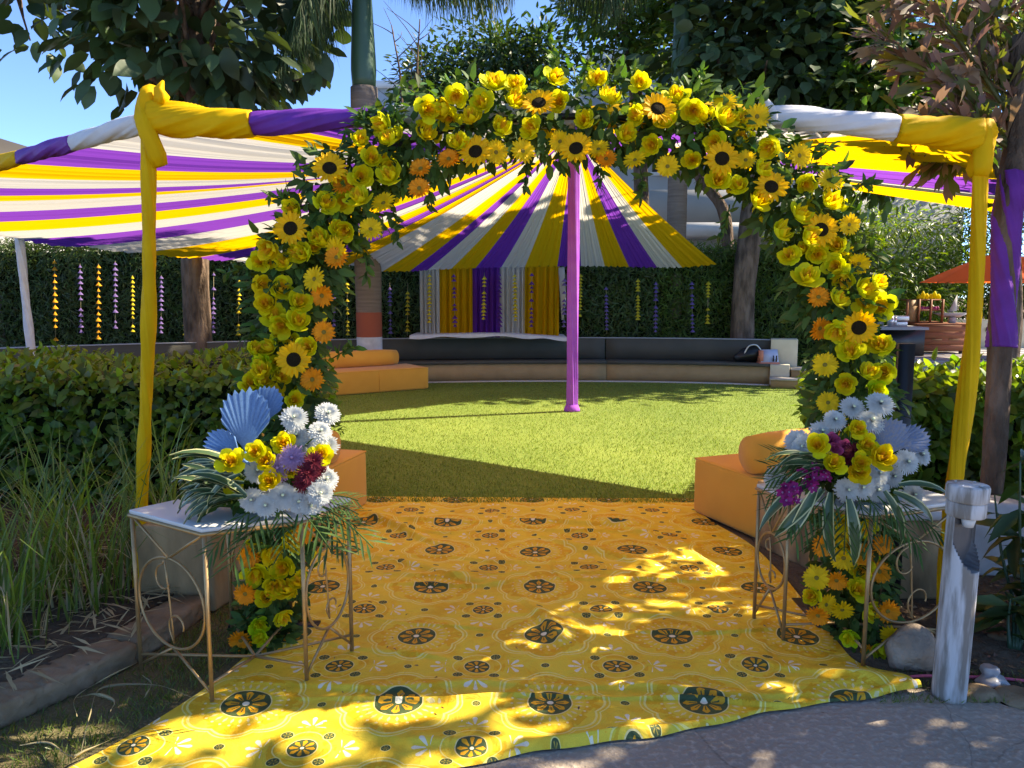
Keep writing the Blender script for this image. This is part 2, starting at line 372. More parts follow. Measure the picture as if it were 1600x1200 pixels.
def ground_mat(name, c1, c2, c3, sc, bumps, rough=.9, cracks=False):
    m, t, o = newmat(name); L = t.links.new; N = t.nodes.new
    tc = N('ShaderNodeTexCoord'); n1 = N('ShaderNodeTexNoise'); n1.inputs['Scale'].default_value = sc; n1.inputs['Detail'].default_value = 8; L(tc.outputs['Object'], n1.inputs['Vector'])
    n2 = N('ShaderNodeTexNoise'); n2.inputs['Scale'].default_value = sc*40; n2.inputs['Detail'].default_value = 3; L(tc.outputs['Object'], n2.inputs['Vector'])
    r = N('ShaderNodeValToRGB'); r.color_ramp.elements[0].position = .35; r.color_ramp.elements[1].position = .68
    r.color_ramp.elements[0].color = (*c1, 1); r.color_ramp.elements[1].color = (*c2, 1); L(n1.outputs[0], r.inputs[0])
    x = N('ShaderNodeMix'); x.data_type = 'RGBA'; rr = N('ShaderNodeMapRange'); rr.inputs[1].default_value = .5; rr.inputs[2].default_value = .75; L(n2.outputs[0], rr.inputs[0]); L(rr.outputs[0], x.inputs[0]); L(r.outputs[0], x.inputs[6]); x.inputs[7].default_value = (*c3, 1)
    cs = x.outputs[2]
    if cracks:
        vo = N('ShaderNodeTexVoronoi'); vo.feature = 'DISTANCE_TO_EDGE'; vo.inputs['Scale'].default_value = 1.6; dz = N('ShaderNodeMix'); dz.data_type = 'RGBA'; dz.inputs[0].default_value = .25; L(tc.outputs['Object'], dz.inputs[6]); L(n1.outputs['Color'], dz.inputs[7]); L(dz.outputs[2], vo.inputs['Vector'])
        cr = N('ShaderNodeMapRange'); cr.inputs[1].default_value = .0005; cr.inputs[2].default_value = .004; cr.inputs[3].default_value = .72; cr.inputs[4].default_value = 1; L(vo.outputs[0], cr.inputs[0])
        mu = N('ShaderNodeMix'); mu.data_type = 'RGBA'; mu.blend_type = 'MULTIPLY'; mu.inputs[0].default_value = 1; L(cs, mu.inputs[6]); L(cr.outputs[0], mu.inputs[7]); cs = mu.outputs[2]
    p = N('ShaderNodeBsdfPrincipled'); p.inputs['Roughness'].default_value = rough; p.inputs['Specular IOR Level'].default_value = .2; L(cs, p.inputs['Base Color'])
    b = N('ShaderNodeBump'); b.inputs['Strength'].default_value = bumps; b.inputs['Distance'].default_value = .01; L(n2.outputs[0], b.inputs['Height']); L(b.outputs[0], p.inputs['Normal']); L(p.outputs[0], o.inputs[0]); return m
M['ground'] = ground_mat('bare_earth', (.12, .085, .055), (.20, .15, .10), (.26, .21, .15), 2, .8)
M['verge'] = ground_mat('verge_earth', (.10, .09, .04), (.16, .13, .065), (.22, .18, .10), 3, .8)
M['road'] = ground_mat('dusty_asphalt', (.25, .205, .16), (.36, .30, .24), (.46, .39, .31), 1.1, 1.0, cracks=True)
M['turf'] = ground_mat('green_turf', (.12, .18, .03), (.18, .24, .045), (.24, .29, .07), .8, .5)
M['paving'] = ground_mat('pale_paving', (.50, .47, .43), (.60, .57, .53), (.45, .42, .38), 1, .3)
M['kerb'] = mat('weathered_kerb', (.32, .235, .15), .95, .1, noise=(6, .25), col2=(.15, .11, .065), bump=(25, .7, .02))
# ================================================================ SETTING
def sheet(name, poly, z, m, kind='structure'):
    V = [(p[0], p[1], z) for p in poly]
    return add(name, mk(name, V, [np.array([list(range(len(V)))])], m, False), kind=kind)
sheet('ground', [(-150, -60), (150, -60), (150, 200), (-150, 200)], -.012, M['ground'])
sheet('road', [(-.95, -20), (40, -20), (40, 2.2), (4, 2.62), (2.2, 2.66), (1.5, 2.78), (-.6, 2.75), (-.95, 2.2)], 0.0, M['road'])
sheet('verge', [(-12, -6), (-.95, -6), (-.9, 2.6), (-1.0, 3.6), (-1.2, 4.6), (-12, 4.6)], -.004, M['verge'])
# lawn outline follows the curved bench at the back
benchP = [(-8.2, 9.6, 0), (-5.6, 11.25, 0), (-3, 12.3, 0), (-.6, 12.82, 0), (1.6, 12.85, 0), (3.2, 12.6, 0), (4.15, 12.3, 0)]
barc = spline(benchP, 49)
lawn_poly = [(-6, 5.3), (-1.6, 5.45), (1.8, 5.3), (6.5, 5.2), (6.5, 10.6), (5.3, 11.55)] + [(p.x, p.y-.02) for p in reversed(barc)]
sheet('lawn', lawn_poly, .004, M['turf'])
n = 170000                                # turf pile, thinner with distance
X = rng.uniform(-4.6, 5.6, n); Y = 5.35 + (7.3)*rng.random(n)**1.5
backY = np.interp(X, [p.x for p in barc] + [5.3, 6.5], [p.y for p in barc] + [11.5, 10.6]) - .06
k = Y < backY; X, Y = X[k], Y[k]; n = len(X)
P = np.stack([X, Y, np.full(n, .004)], 1); A = ru(n, -.7, .7); A[:, 2] = 1
V, T = inst(blade(.22, .1), P, frames(P, A, ru(n), rng.uniform(.014, .030, n)))
add('turf_pile', mk('turf_pile', V, T, M['turfb']), label='bright green short turf covering the round lawn', cat='grass', kind='stuff')
# pale edging ring along the lawn's back
def ribbon(pts, off0, off1, z0, z1):      # wall along a ground curve, offset to its left side (away from the lawn)
    V = []; m = len(pts)
    for i, p in enumerate(pts):
        t = (pts[min(i+1, m-1)]-pts[max(i-1, 0)]); t.z = 0; t.normalize(); nn = Vector((-t.y, t.x, 0))
        for o, z in ((off0, z0), (off1, z0), (off1, z1), (off0, z1)): q = p+nn*o; V.append((q.x, q.y, z))
    Q = [(i*4+a, i*4+(a+1) % 4, (i+1)*4+(a+1) % 4, (i+1)*4+a) for i in range(m-1) for a in range(4)] + [(0, 3, 2, 1), ((m-1)*4, (m-1)*4+1, (m-1)*4+2, (m-1)*4+3)]
    return np.array(V, np.float32), [np.array(Q, np.int32)]
V, Fc = ribbon(barc, -.02, .10, 0, .02); add('lawn_edging', mk('lawn_edging', V, Fc, M['paving'], False), kind='structure')
# ---- curved bench: tan base, black granite seat and back, cream end
bt = thing('curved_bench', (0.7, 13.1, 0), 'long curved stone bench with black granite seat and back along the lawn', 'bench')
segs = 3
for i in range(segs):
    part = barc[i*16:i*16+17]
    e = [part[0].lerp(part[1], .012)] + part[1:-1] + [part[-1].lerp(part[-2], .01)]
    V, Fc = ribbon(e, .12, .66, 0, .30); add('base_block', mk('base_block', V, Fc, M['stone'], False), bt)
    V, Fc = ribbon(e, .08, .66, .303, .345); add('seat_slab', mk('seat_slab', V, Fc, M['granite'], False), bt)
    V, Fc = ribbon(e, .60, .74, .348, .70); add('back_slab', mk('back_slab', V, Fc, M['granite'], False), bt)
V, Fc = ribbon(barc, .595, .75, .703, .715); add('coping', mk('coping', V, Fc, M['wallgrey'], False), bt)
t_end = (barc[-1]-barc[-2]).normalized(); n_end = Vector((-t_end.y, t_end.x, 0)); e0 = barc[-1]
def quadbox(o, a, la, b, lb, z0, z1):
    p = [o, o+a*la, o+a*la+b*lb, o+b*lb]; return prism([(q.x, q.y) for q in p], z0, z1)
V, Fc = quadbox(e0+t_end*.003+n_end*.45, t_end, .42, n_end, .36, 0, .73); add('end_pillar', bev('end_pillar', V, Fc, M['cream'], .008), bt)
V, Fc = quadbox(e0+t_end*.003+n_end*.08, t_end, .30, n_end, .365, 0, .335); add('end_block', bev('end_block', V, Fc, M['cream'], .008), bt)
# steps up to the patio
stt = thing('patio_steps', e0+t_end*.5, 'two low tan steps with pale treads at the right end of the curved bench', 'steps')
V, Fc = quadbox(e0+t_end*.02+n_end*-.30, t_end, 1.3, n_end, .36, 0, .13); add('riser', mk('riser', V, Fc, M['stone'], False), stt)
V, Fc = quadbox(e0+t_end*.0+n_end*-.32, t_end, 1.32, n_end, .37, .132, .152); add('tread', mk('tread', V, Fc, M['paving'], False), stt)
V, Fc = quadbox(e0+t_end*.33+n_end*.07, t_end, 1.0, n_end, .5, 0, .26); add('riser', mk('riser', V, Fc, M['stone'], False), stt)
V, Fc = quadbox(e0+t_end*.32+n_end*.055, t_end, 1.02, n_end, .52, .262, .282); add('tread', mk('tread', V, Fc, M['paving'], False), stt)
V, Fc = prism([(4.8, 13.1), (5.9, 12.4), (7.2, 11.3), (30, 9), (30, 40), (4.8, 40)], 0, .16); add('patio', mk('patio', V, Fc, M['paving'], False), kind='structure')
for i in range(9):                         # raised strips of slab across the paving, every other one grey
    y = 13.2+i*.62
    V, Fc = box(5.6, 16, y, y+.26, .161, .166); add('paving_band', mk('paving_band', V, Fc, M['wallgrey'] if i % 2 else M['paving'], False), kind='structure')

# ---- buildings
bw = thing('white_building', (2, 24, 0), 'large pale grey building with flat parapets hidden behind the trees', 'building')
V, Fc = box(-4.2, 1.2, 24, 32, 0, 7.6); add('wall', mk('wall', V, Fc, M['wallgrey'], False), bw)
V, Fc = box(-4.35, 1.25, 23.9, 32, 7.602, 7.8); add('parapet', mk('parapet', V, Fc, M['white'], False), bw)
V, Fc = box(2.2, 13, 22.5, 32, 0, 8.0); add('wall', mk('wall', V, Fc, M['wallgrey'], False), bw)
V, Fc = box(2.1, 13.1, 22.4, 32, 8.002, 8.25); add('parapet', mk('parapet', V, Fc, M['white'], False), bw)
V, Fc = box(2.0, 9.5, 20.8, 22.38, 3.0, 3.35); add('balcony_slab', mk('balcony_slab', V, Fc, M['white'], False), bw)
V, Fc = box(2.0, 9.5, 20.8, 20.95, 3.352, 4.2); add('balcony_front', mk('balcony_front', V, Fc, M['wallgrey'], False), bw)
for x in (4.0, 6.8):
    V, Fc = box(x, x+1.3, 22.44, 22.497, 4.9, 6.3); wn = add('window', mk('window', V, Fc, M['roofdark'], False), bw)
    V, Fc = box(x-.08, x+1.38, 22.40, 22.438, 4.8, 4.9); add('sill', mk('sill', V, Fc, M['white'], False), wn)
bl = thing('left_house', (-10.5, 13, 0), 'grey house with a dark sloping roof at the left edge', 'house')
V, Fc = box(-15, -9.3, 13.8, 20, 0, 3.2); add('wall', mk('wall', V, Fc, M['wallgrey'], False), bl)
V = np.array([(-15.2, 13.0, 4.7), (-10.2, 13.0, 4.55), (-8.6, 13.0, 3.35), (-15.2, 13.0, 3.2), (-15.2, 20, 4.7), (-10.2, 20, 4.55), (-8.6, 20, 3.35), (-15.2, 20, 3.2)])
add('roof', mk('roof', V, [np.array([(0, 3, 2, 1), (4, 5, 6, 7), (0, 1, 5, 4), (1, 2, 6, 5), (2, 3, 7, 6), (3, 0, 4, 7)])], M['roofdark'], False), bl)
V, Fc = box(-14.6, -9.4, 13.4, 13.79, 1.55, 1.75); add('canopy_slab', mk('canopy_slab', V, Fc, M['white'], False), bl)
V, Fc = box(-14.3, -9.9, 13.76, 13.797, .3, 1.5); add('window', mk('window', V, Fc, M['granite'], False), bl)

# ---- kerb of the left planter, planter soil, low end walls
kp = [(-2.30, 1.6, 0), (-1.78, 2.49, 0), (-1.53, 2.98, 0), (-1.42, 3.45, 0)]
kt = thing('planter_kerb', (-1.6, 2.9, 0), 'weathered stone kerb along the tall grass bed on the left', 'kerb')
ks = spline(kp, 22)
for i in range(3):
    e = ks[i*7:i*7+8]; e = [e[0].lerp(e[1], .03)]+e[1:-1]+[e[-1].lerp(e[-2], .03)]
    V, Fc = ribbon(e, rnd.uniform(-.006, .006), .17, -.01, .085+rnd.uniform(-.006, .006)); me = bev('kerb_stone', V, Fc, M['kerb'], .016)
    bm = bmesh.new(); bm.from_mesh(me); bmesh.ops.subdivide_edges(bm, edges=[e_ for e_ in bm.edges if e_.calc_length() > .05], cuts=4, use_grid_fill=True)
    for v in bm.verts: v.co += Vector((rnd.uniform(-1, 1), rnd.uniform(-1, 1), rnd.uniform(-1, 1)))*.006
    bm.to_mesh(me); bm.free(); add('kerb_stone', me, kt)
V, Fc = prism([(-6.5, 1.2), (-2.55, 1.45), (-1.95, 2.45), (-1.70, 2.95), (-1.60, 3.5), (-1.4, 5.1), (-6.5, 7.2)], -.01, .085); add('planter_soil', mk('planter_soil', V, Fc, M['soil'], False), kind='structure')
def wallblock(name, poly, h, label, mm):
    V, Fc = prism(poly, 0, h); add(name, bev(name, V, Fc, mm, .014), label=label, cat='wall')
wallblock('low_wall', [(-1.80, 3.52), (-1.40, 3.47), (-1.16, 4.55), (-1.55, 4.62)], .41, 'low stained plaster wall end behind the left flower table', M['plaster'])
rw = thing('low_wall', (1.9, 3.7, 0), 'low tan plaster wall end with broken white top behind the right table', 'wall')
V, Fc = prism([(1.76, 3.62), (2.12, 3.62), (2.05, 4.3), (1.45, 4.45)], 0, .40); add('wall_body', bev('wall_body', V, Fc, M['plaster'], .014), rw)
V, Fc = prism([(1.80, 3.60), (2.14, 3.60), (2.06, 4.25), (1.6, 4.3)], .401, .455); add('wall_top', bev('wall_top', V, Fc, M['whip'], .02), rw)
V, Fc = prism([(2.35, 3.95), (5.5, 3.6), (5.5, 3.8), (2.35, 4.15)], 0, .40); add('white_planter_wall', bev('white_planter_wall', V, Fc, M['whip'], .02), label='low whitewashed planter wall behind the dark plants at right edge', cat='wall')
V, Fc = prism([(1.42, 2.80), (2.2, 2.67), (6, 2.6), (6, 7.5), (2.0, 7.5), (1.45, 4.4), (1.28, 3.6)], -.011, .003); add('plant_bed', mk('plant_bed', V, Fc, M['soil'], False), kind='structure')

# ---- sofas
def sofa(label, o, a, L, b, W, h, rb, bolster_off, name='bench_sofa', blen=None):
    """o near corner, a unit along length, b unit along depth (towards lawn); bolster lies along the near side"""
    o = Vector(o); a = Vector(a).normalized(); b = Vector(b).normalized()
    t = thing(name, o, label, 'sofa', 'orange bench sofas round the lawn')
    p = [o, o+a*L, o+a*L+b*W, o+b*W]
    if (p[1]-p[0]).cross(p[2]-p[1]).z < 0: p = p[::-1]
    V, Fc = prism([(q.x, q.y) for q in p], .006, h); me = bev('seat', V, Fc, M['orange'], .035, 3); add('seat', me, t)
    c = o + b*bolster_off + Vector((0, 0, h+rb-.012)); e = blen or L
    pts = lin(c+a*.02, c+a*(e-.02), 12); rr = [rb*.86, rb*.97] + [rb]*8 + [rb*.97, rb*.86]
    V, Fc = tube(pts, rr, 22); add('bolster', mk('bolster', V, Fc, M['orange']), t)
    ring = [Vector((q.x, q.y, h-.012)) for q in p]; ins = sum(ring, Vector((0, 0, 0)))/4; ring = [q+(ins-q).normalized()*.012 for q in ring]
    V, Fc = tube([x for i in range(4) for x in lin(ring[i], ring[(i+1) % 4], 8)[:-1]]+[ring[0]], .0065, 8, False); add('piping', mk('piping', V, Fc, M['orange']), t)
    for s in (.33, .66):
        q = o+a*L*s
        V, Fc = tube([q+b*(-.004)+Vector((0, 0, .03)), q+b*(-.004)+Vector((0, 0, h-.03))], .004, 6); add('seam', mk('seam', V, Fc, M['orange']), t)
    return t
an = Vector((.93, .37, 0)); bnrm = Vector((-.37, .93, 0))
sofa('orange bench sofa with a bolster beside the right flower table', (1.50, 4.46, 0), an, 1.7, bnrm, .72, .39, .135, .16)
am = Vector((-.97, .24, 0)); bm2 = Vector((.24, .97, 0))
sofa('orange bench sofa mostly hidden behind the left side of the arch', (-1.17, 4.72, 0), am, .62, bm2, .62, .40, .12, .16)
ad = Vector((-1.29+2.66, 11.9-11.0, 0)).normalized(); bd = Vector((-ad.y, ad.x, 0))
o1 = Vector((-1.29, 11.88, 0)) - ad*2.45
sofa('orange bench sofa standing far back against the curved bench on the left', o1, ad, 2.45, bd, .78, .35, .135, .62, blen=2.2)

# ================================================================ CANOPY
PK = Vector((.76, 9.65, 3.42))
Lp = at(232, 190, 3.50); Rp = at(1535, 212, 3.40); Qp = Vector((3.82, 6.03, 2.10))
C2 = Vector((-6.3, 7.3, 2.35)); C3 = at(30, 374, 10.2); T1 = at(312, 402, 12.1); T2 = at(592, 424, 12.5); S0 = at(545, 414, 12.5)
ct = thing('draped_canopy', (PK.x, PK.y, 0), 'yellow, purple and white striped fabric canopy gathered at the lilac pole', 'canopy')
CM = {'Y': M['yel'], 'P': M['pur'], 'W': M['whi']}
def strip(a, b, col, sag=.2, pleat=5, amp=.014, nu=44, nv=26, scal=.0, top=PK):
    a, b = Vector(a), Vector(b); u = np.linspace(0, 1, nu); v = np.linspace(0, 1, nv)
    U, Vv = np.meshgrid(u, v)
    A = np.array(a); B = np.array(b); T = np.array(top)
    H = A[None, None]*(1-U[..., None]) + B[None, None]*U[..., None]
    d = H - T; d[..., 2] = 0; dn = d/np.linalg.norm(d, axis=2, keepdims=True)
    T0 = T[None, None] + dn*.07
    w_ = Vv[..., None]
    Pt = T0*(1-w_) + H*w_
    ph = rnd.uniform(0, 6.28); ph2 = rnd.uniform(0, 6.28)
    pl = amp*(.8*np.sin(2*np.pi*pleat*U+ph) + .6*np.sin(2*np.pi*(pleat*1.7)*U+ph2+1.6*Vv) + .35*np.sin(2*np.pi*pleat*3.1*U+ph*2+2*Vv))*(.12+.88*Vv)*np.sin(np.pi*U)**.4
    sg = sag if not isinstance(sag, tuple) else sag[0]*(1-U)+sag[1]*U
    Pt[..., 2] += pl - sg*4*Vv*(1-Vv) - scal*4*U*(1-U)*Vv**2 - .02*np.sin(np.pi*U)*4*Vv*(1-Vv)
    # neighbours overlap a little, tucked under one another
    Pt[..., 2] -= .012*(1-2*np.abs(U-.5)) * 0
    idx = np.arange(nu*nv).reshape(nv, nu)
    Q = np.stack([idx[:-1, :-1], idx[:-1, 1:], idx[1:, 1:], idx[1:, :-1]], -1).reshape(-1, 4)
    uv = np.stack([U, Vv*3+ph], -1).reshape(-1, 2)
    add('fabric_strip', mk('fabric_strip', Pt.reshape(-1, 3), Q, CM[col], uv=uv), ct)
def run(a, b, cols, s0, s1, **kw):
    a, b = Vector(a), Vector(b); n_ = len(cols); q = lambda i: s0+(s1-s0)*i/n_
    for i, c in enumerate(cols): strip(a.lerp(b, i/n_), a.lerp(b, (i+1)/n_), c, sag=(q(i), q(i+1)), **kw)
run(Lp, Rp, 'YPWYPWY', .20, .05)
for f0, f1, c in ((0, .42, 'Y'), (.42, .64, 'P'), (.64, .70, 'W'), (.70, 1, 'Y')): strip(Rp.lerp(Qp, f0), Rp.lerp(Qp, f1), c, sag=.05)
run(Lp, C2, 'WPYWPY', .20, .24)
run(C2, C3, 'WPYWPY'[:4], .24, .24)
run(C3, T1, 'PWY', .24, .2, scal=.03); run(T1, at(455, 412, 12.4), 'PWY', .2, .14, scal=.03); run(at(455, 412, 12.4), S0, 'PY', .14, .06)
bx_ = [545, 598, 640, 668, 705, 743, 783, 820, 871, 908, 945, 983, 1027, 1066, 1120]
hy = [414, 424, 424, 422, 420, 419, 418, 417, 416, 416, 416, 417, 418, 418, 413]
cols = 'WYPWYPWYPWYPWY'
hem = [at(x, y, 12.55) for x, y in zip(bx_, hy)]
for i, c in enumerate(cols): strip(hem[i], hem[i+1], c, sag=.06, pleat=4, amp=.012, nu=40)
# purple skirt knot where the cloth meets the pole
V, Fc = tube([PK+Vector((0, 0, -.22)), PK+Vector((0, 0, -.05)), PK+Vector((0, 0, .06)), PK+Vector((0, 0, .16))], [.075, .11, .10, .03], 18, ridge=lambda s, th: 1+.12*math.sin(7*th)); add('peak_gather', mk('peak_gather', V, Fc, M['pur']), ct)

def crease(x): return 1-2*abs(math.sin(x))**.6          # soft swell with a sharp valley
def folds(depth, twist, ph):
    return lambda s, th: (1 + depth*.9*math.sin(2*th+twist*6.28*s+ph) + depth*.7*crease(2*th+twist*7*s+ph) + depth*.5*crease(3.0*th+twist*9.5*s+ph*2)
                          + depth*.3*crease(5*th+twist*14*s+1.7*ph) + depth*.22*math.sin(13*s+th+ph) + depth*.12*crease(9*th+twist*25*s))
def wrapped(name, pts, rad, m, label, cat, twist=2.5, depth=.10, n=72, group=None):
    ph = rnd.uniform(0, 6); pts = spline(pts[::max(1, len(pts)//12)]+[pts[-1]], 130) if len(pts) > 13 else spline(pts, 130)
    rad = np.interp(np.linspace(0, 1, 130), np.linspace(0, 1, len(rad)), rad) if hasattr(rad, '__len__') else rad
    f = folds(depth, twist, ph)
    t = thing(name, pts[0], label, cat, group)
    V, Fc = tube(pts, rad, n, ridge=f); add('cloth_wrap', mk('cloth_wrap', V, Fc, m), t)
    return t
def core(t, pts, r): V, Fc = tube(pts, r, 8); add('metal_pipe', mk('metal_pipe', V, Fc, M['tin']), t)
pb = gnd(895, 643)
t = wrapped('tent_pole', lin((PK.x, pb.y, 0), PK+Vector((0, 0, .1)), 60), .072, M['lil'], 'tall lilac fabric wrapped pole standing in the middle of the lawn', 'pole', .5, .10)
V, Fc = tube([(PK.x, pb.y, .006), (PK.x, pb.y, .03), (PK.x, pb.y, .09)], [.10, .098, .075], 20, ridge=lambda s, th: 1+.06*math.sin(9*th)); add('cloth_foot', mk('cloth_foot', V, Fc, M['lil']), t)
# left and right front posts
lb = at(213, 872, 3.66); lb.z = .10
pl_ = spline([lb, lb.lerp(Lp, .33)+Vector((.015, 0, 0)), lb.lerp(Lp, .66)+Vector((0.02, 0, 0)), Lp+Vector((0, 0, .05))], 70)
t = wrapped('front_post', pl_, [.025+.007*min(1, i/40) for i in range(70)], M['yelw'], 'yellow cloth wrapped tent post in front of the left hedge', 'post', 3.2, .10, group='yellow tent posts')
core(t, pl_[::7]+[pl_[-1]], .014)
kn = Lp+Vector((.0, 0, .04))
V, Fc = tube(spline([kn+Vector((.05, -.01, -.24)), kn+Vector((.01, -.03, -.10)), kn, kn+Vector((.02, 0, .08)), kn+Vector((.03, 0, .12))], 14), [.036]+[.05]*4+[.056]*5+[.05, .04, .028, .015], 40, ridge=folds(.14, .6, 1)); add('knot', mk('knot', V, Fc, M['yelw']), t)
tf = kn+Vector((.075, -.04, .03))
V, Fc = tube([tf, tf+Vector((.012, 0, .035)), tf+Vector((0, 0, .065)), tf+Vector((.02, 0, .10))], [.026, .03, .02, .004], 12, ridge=lambda s, th: 1+.3*math.sin(3*th)); add('knot_tail', mk('knot_tail', V, Fc, M['yelw']), t)
rb0 = gnd(1470, 1003); Rt = Rp+Vector((.0, 0, -.02))
rb1 = at(1522, 500, 3.42); rb2 = at(1496, 720, 3.40); rb3 = at(1478, 860, 3.36)
pr = spline([rb0, rb3, rb2, rb1, Rt], 80)
t = wrapped('front_post', pr, [.020+.015*min(1, (i/28)) for i in range(80)], M['yelw'], 'yellow cloth wrapped tent post leaning outward behind the white bollard', 'post', 2.2, .13, group='yellow tent posts')
core(t, pr[::8]+[pr[-1]], .012)
V, Fc = tube(spline([Rt+Vector((-.02, -.02, -.16)), Rt+Vector((0, -.01, -.05)), Rt+Vector((.01, 0, .03)), Rt+Vector((.03, 0, .09))], 12), [.038]+[.052]*8+[.044, .03, .015], 40, ridge=folds(.14, .6, 2)); add('knot', mk('knot', V, Fc, M['yelw']), t)
# white post far left
wb = at(52, 560, 10.2); wb.z = 0
wrapped('side_post', lin(wb, C3+Vector((0, 0, .1)), 30), .055, M['whiw'], 'white cloth wrapped tent post far left behind the hedge', 'post', 2, .10)
# wrapped beams
def beam(label, P, pieces):
    t = thing('wrapped_beam', P[0], label, 'beam', 'cloth wrapped beams of the canopy')
    sp_ = spline(P, 481); V, Fc = tube(sp_[::40], .018, 8); add('metal_pipe', mk('metal_pipe', V, Fc, M['tin']), t)
    for a, b, m, r0, r1 in pieces:
        s = sp_[int(a*480):int(b*480)+2]; n_ = len(s); ph = rnd.uniform(0, 6)
        if n_ < 3: continue
        rr = [(r0+(r1-r0)*i/(n_-1))*(1+.12*math.sin(math.pi*i/(n_-1))) for i in range(n_)]
        V, Fc = tube(s[::2]+[s[-1]], rr[::2]+[rr[-1]], 80, ridge=folds(.085, .9, ph)); add('cloth_wrap', mk('cloth_wrap', V, Fc, m), t)
Pf = [Lp+Vector((.02, 0, .02)), at(330, 192, 3.46), at(410, 193, 3.45), at(600, 183, 3.44), at(900, 182, 3.42), at(1200, 182, 3.41), at(1400, 200, 3.4), Rp+Vector((-.02, 0, 0))]
beam('long front beam wrapped in yellow, purple and white cloth behind the flower arch', Pf,
     [(0, .265, M['yelw'], .074, .060), (.27, .43, M['purw'], .052, .042), (.435, .57, M['whiw'], .05, .05), (.575, .70, M['yelw'], .05, .05), (.705, .855, M['whiw'], .044, .056), (.86, 1, M['yelw'], .060, .072)])
V, Fc = tube(spline([at(1188, 158, 3.38), at(1196, 164, 3.37), at(1204, 178, 3.38), at(1206, 196, 3.39)], 12), [.012, .022, .026, .026, .026, .028, .028, .028, .03, .03, .03, .02], 14); tw = add('cloth_twist', mk('cloth_twist', V, Fc, M['whiw']), label='pale rolled cloth end sticking up over the front beam beside the arch', cat='cloth')
Pl2 = [Lp, Lp.lerp(C2, .25)+Vector((0, 0, -.02)), Lp.lerp(C2, .5)+Vector((0, 0, -.03)), Lp.lerp(C2, .75), C2]
beam('side beam wrapped in white, purple and yellow cloth at far left', Pl2,
     [(0.01, .13, M['whiw'], .045, .042), (.132, .25, M['purw'], .042, .042), (.252, .36, M['yelw'], .042, .042), (.362, .5, M['whiw'], .05, .05), (.502, .64, M['purw'], .05, .05), (.642, 1, M['yelw'], .05, .05)])

# ---- striped backdrop curtain and its white ledge
bk = thing('backdrop_curtain', at(765, 525, 13.0), 'striped yellow, purple and white backdrop curtain behind the lawn', 'curtain')
edges = [655, 686, 738, 781, 820, 874]; bc = 'WYPWY'
for i, c in enumerate(bc):
    a, b = at(edges[i], 416, 12.95), at(edges[i+1], 416, 12.95); nu, nv = 60, 14
    Uu, Vv = np.meshgrid(np.linspace(0, 1, nu), np.linspace(0, 1, nv)); ph = rnd.uniform(0, 6)
    Pt = np.zeros((nv, nu, 3)); Pt[..., 0] = a.x+(b.x-a.x)*Uu; Pt[..., 1] = a.y + .035*np.sin(2*np.pi*5*Uu+ph)+.02*np.sin(2*np.pi*8.3*Uu+ph*2+Vv); Pt[..., 2] = a.z+(.74-a.z)*Vv
    idx = np.arange(nu*nv).reshape(nv, nu); Q = np.stack([idx[:-1, :-1], idx[:-1, 1:], idx[1:, 1:], idx[1:, :-1]], -1).reshape(-1, 4)
    add('curtain_strip', mk('curtain_strip', Pt.reshape(-1, 3), Q, CM[c], uv=np.stack([Uu, Vv], -1).reshape(-1, 2)), bk)
# white thin side cloth
V, Fc = tube([at(878, 418, 12.9), at(881, 470, 12.9), at(879, 500, 12.9)], [.05, .045, .015], 10, ridge=lambda s, th: 1+.3*math.sin(3*th)); add('side_cloth', mk('side_cloth', V, Fc, M['whi'], uv=np.zeros((len(V), 2))), bk)
lt = thing('cloth_ledge', at(765, 535, 12.95), 'white cloth covered ledge below the striped backdrop', 'table')
lv = [at(x, y, 12.75) for x, y in ((640, 524), (700, 522), (780, 521), (840, 524), (886, 527))]
nu = 40; top = spline(lv, nu); Vv = []
for i, p in enumerate(top):
    dz = .055+.014*math.sin(i*.55)
    for q in ((p.x, p.y+1.0, p.z-.0), (p.x, p.y, p.z), (p.x, p.y-.03, p.z-.02), (p.x, p.y-.035+.01*math.sin(i*.9), p.z-dz)): Vv.append(q)
Q = [(i*4+a, (i+1)*4+a, (i+1)*4+a+1, i*4+a+1) for i in range(nu-1) for a in range(3)]
add('cloth_cover', mk('cloth_cover', np.array(Vv), np.array(Q), M['whiw']), lt)
for x in (655, 870):
    q = at(x, 530, 12.95); V, Fc = box(q.x-.03, q.x+.03, q.y+.62, q.y+.68, 0, q.z-.03); add('leg', mk('leg', V, Fc, M['granite'], False), lt)

# ---- bag and photo box on the bench
bgp = at(1172, 566, 12.75); bgt = thing('black_bag', bgp, 'black shiny handbag lying on the right end of the curved bench', 'bag')
V, Fc = tube([bgp+Vector((-.26, 0, .06)), bgp+Vector((-.1, .03, .12)), bgp+Vector((.08, .05, .15)), bgp+Vector((.2, .05, .08))], [.05, .11, .14, .06], 14, ridge=lambda s, th: 1+.1*math.sin(4*th+3*s)); add('body', mk('body', V, Fc, M['black']), bgt)
V, Fc = tube(spline([bgp+Vector((-.12, -.05, .14)), bgp+Vector((-.05, -.06, .27)), bgp+Vector((.07, -.06, .29)), bgp+Vector((.16, -.05, .2))], 12), .012, 8); add('strap', mk('strap', V, Fc, M['tin']), bgt)
pp = at(1203, 571, 12.55); bxt = thing('photo_box', pp, 'open box with red rim and blue picture on the bench', 'box')
M['salmon'] = mat('salmon_card', (.62, .22, .13), .7); M['bluepic'] = mat('blue_print', (.33, .40, .62), .6, noise=(6, .3), col2=(.6, .6, .65))
V, Fc = box(pp.x-.16, pp.x+.16, pp.y, pp.y+.2, pp.z, pp.z+.05); add('tray', bev('tray', V, Fc, M['salmon'], .006), bxt)
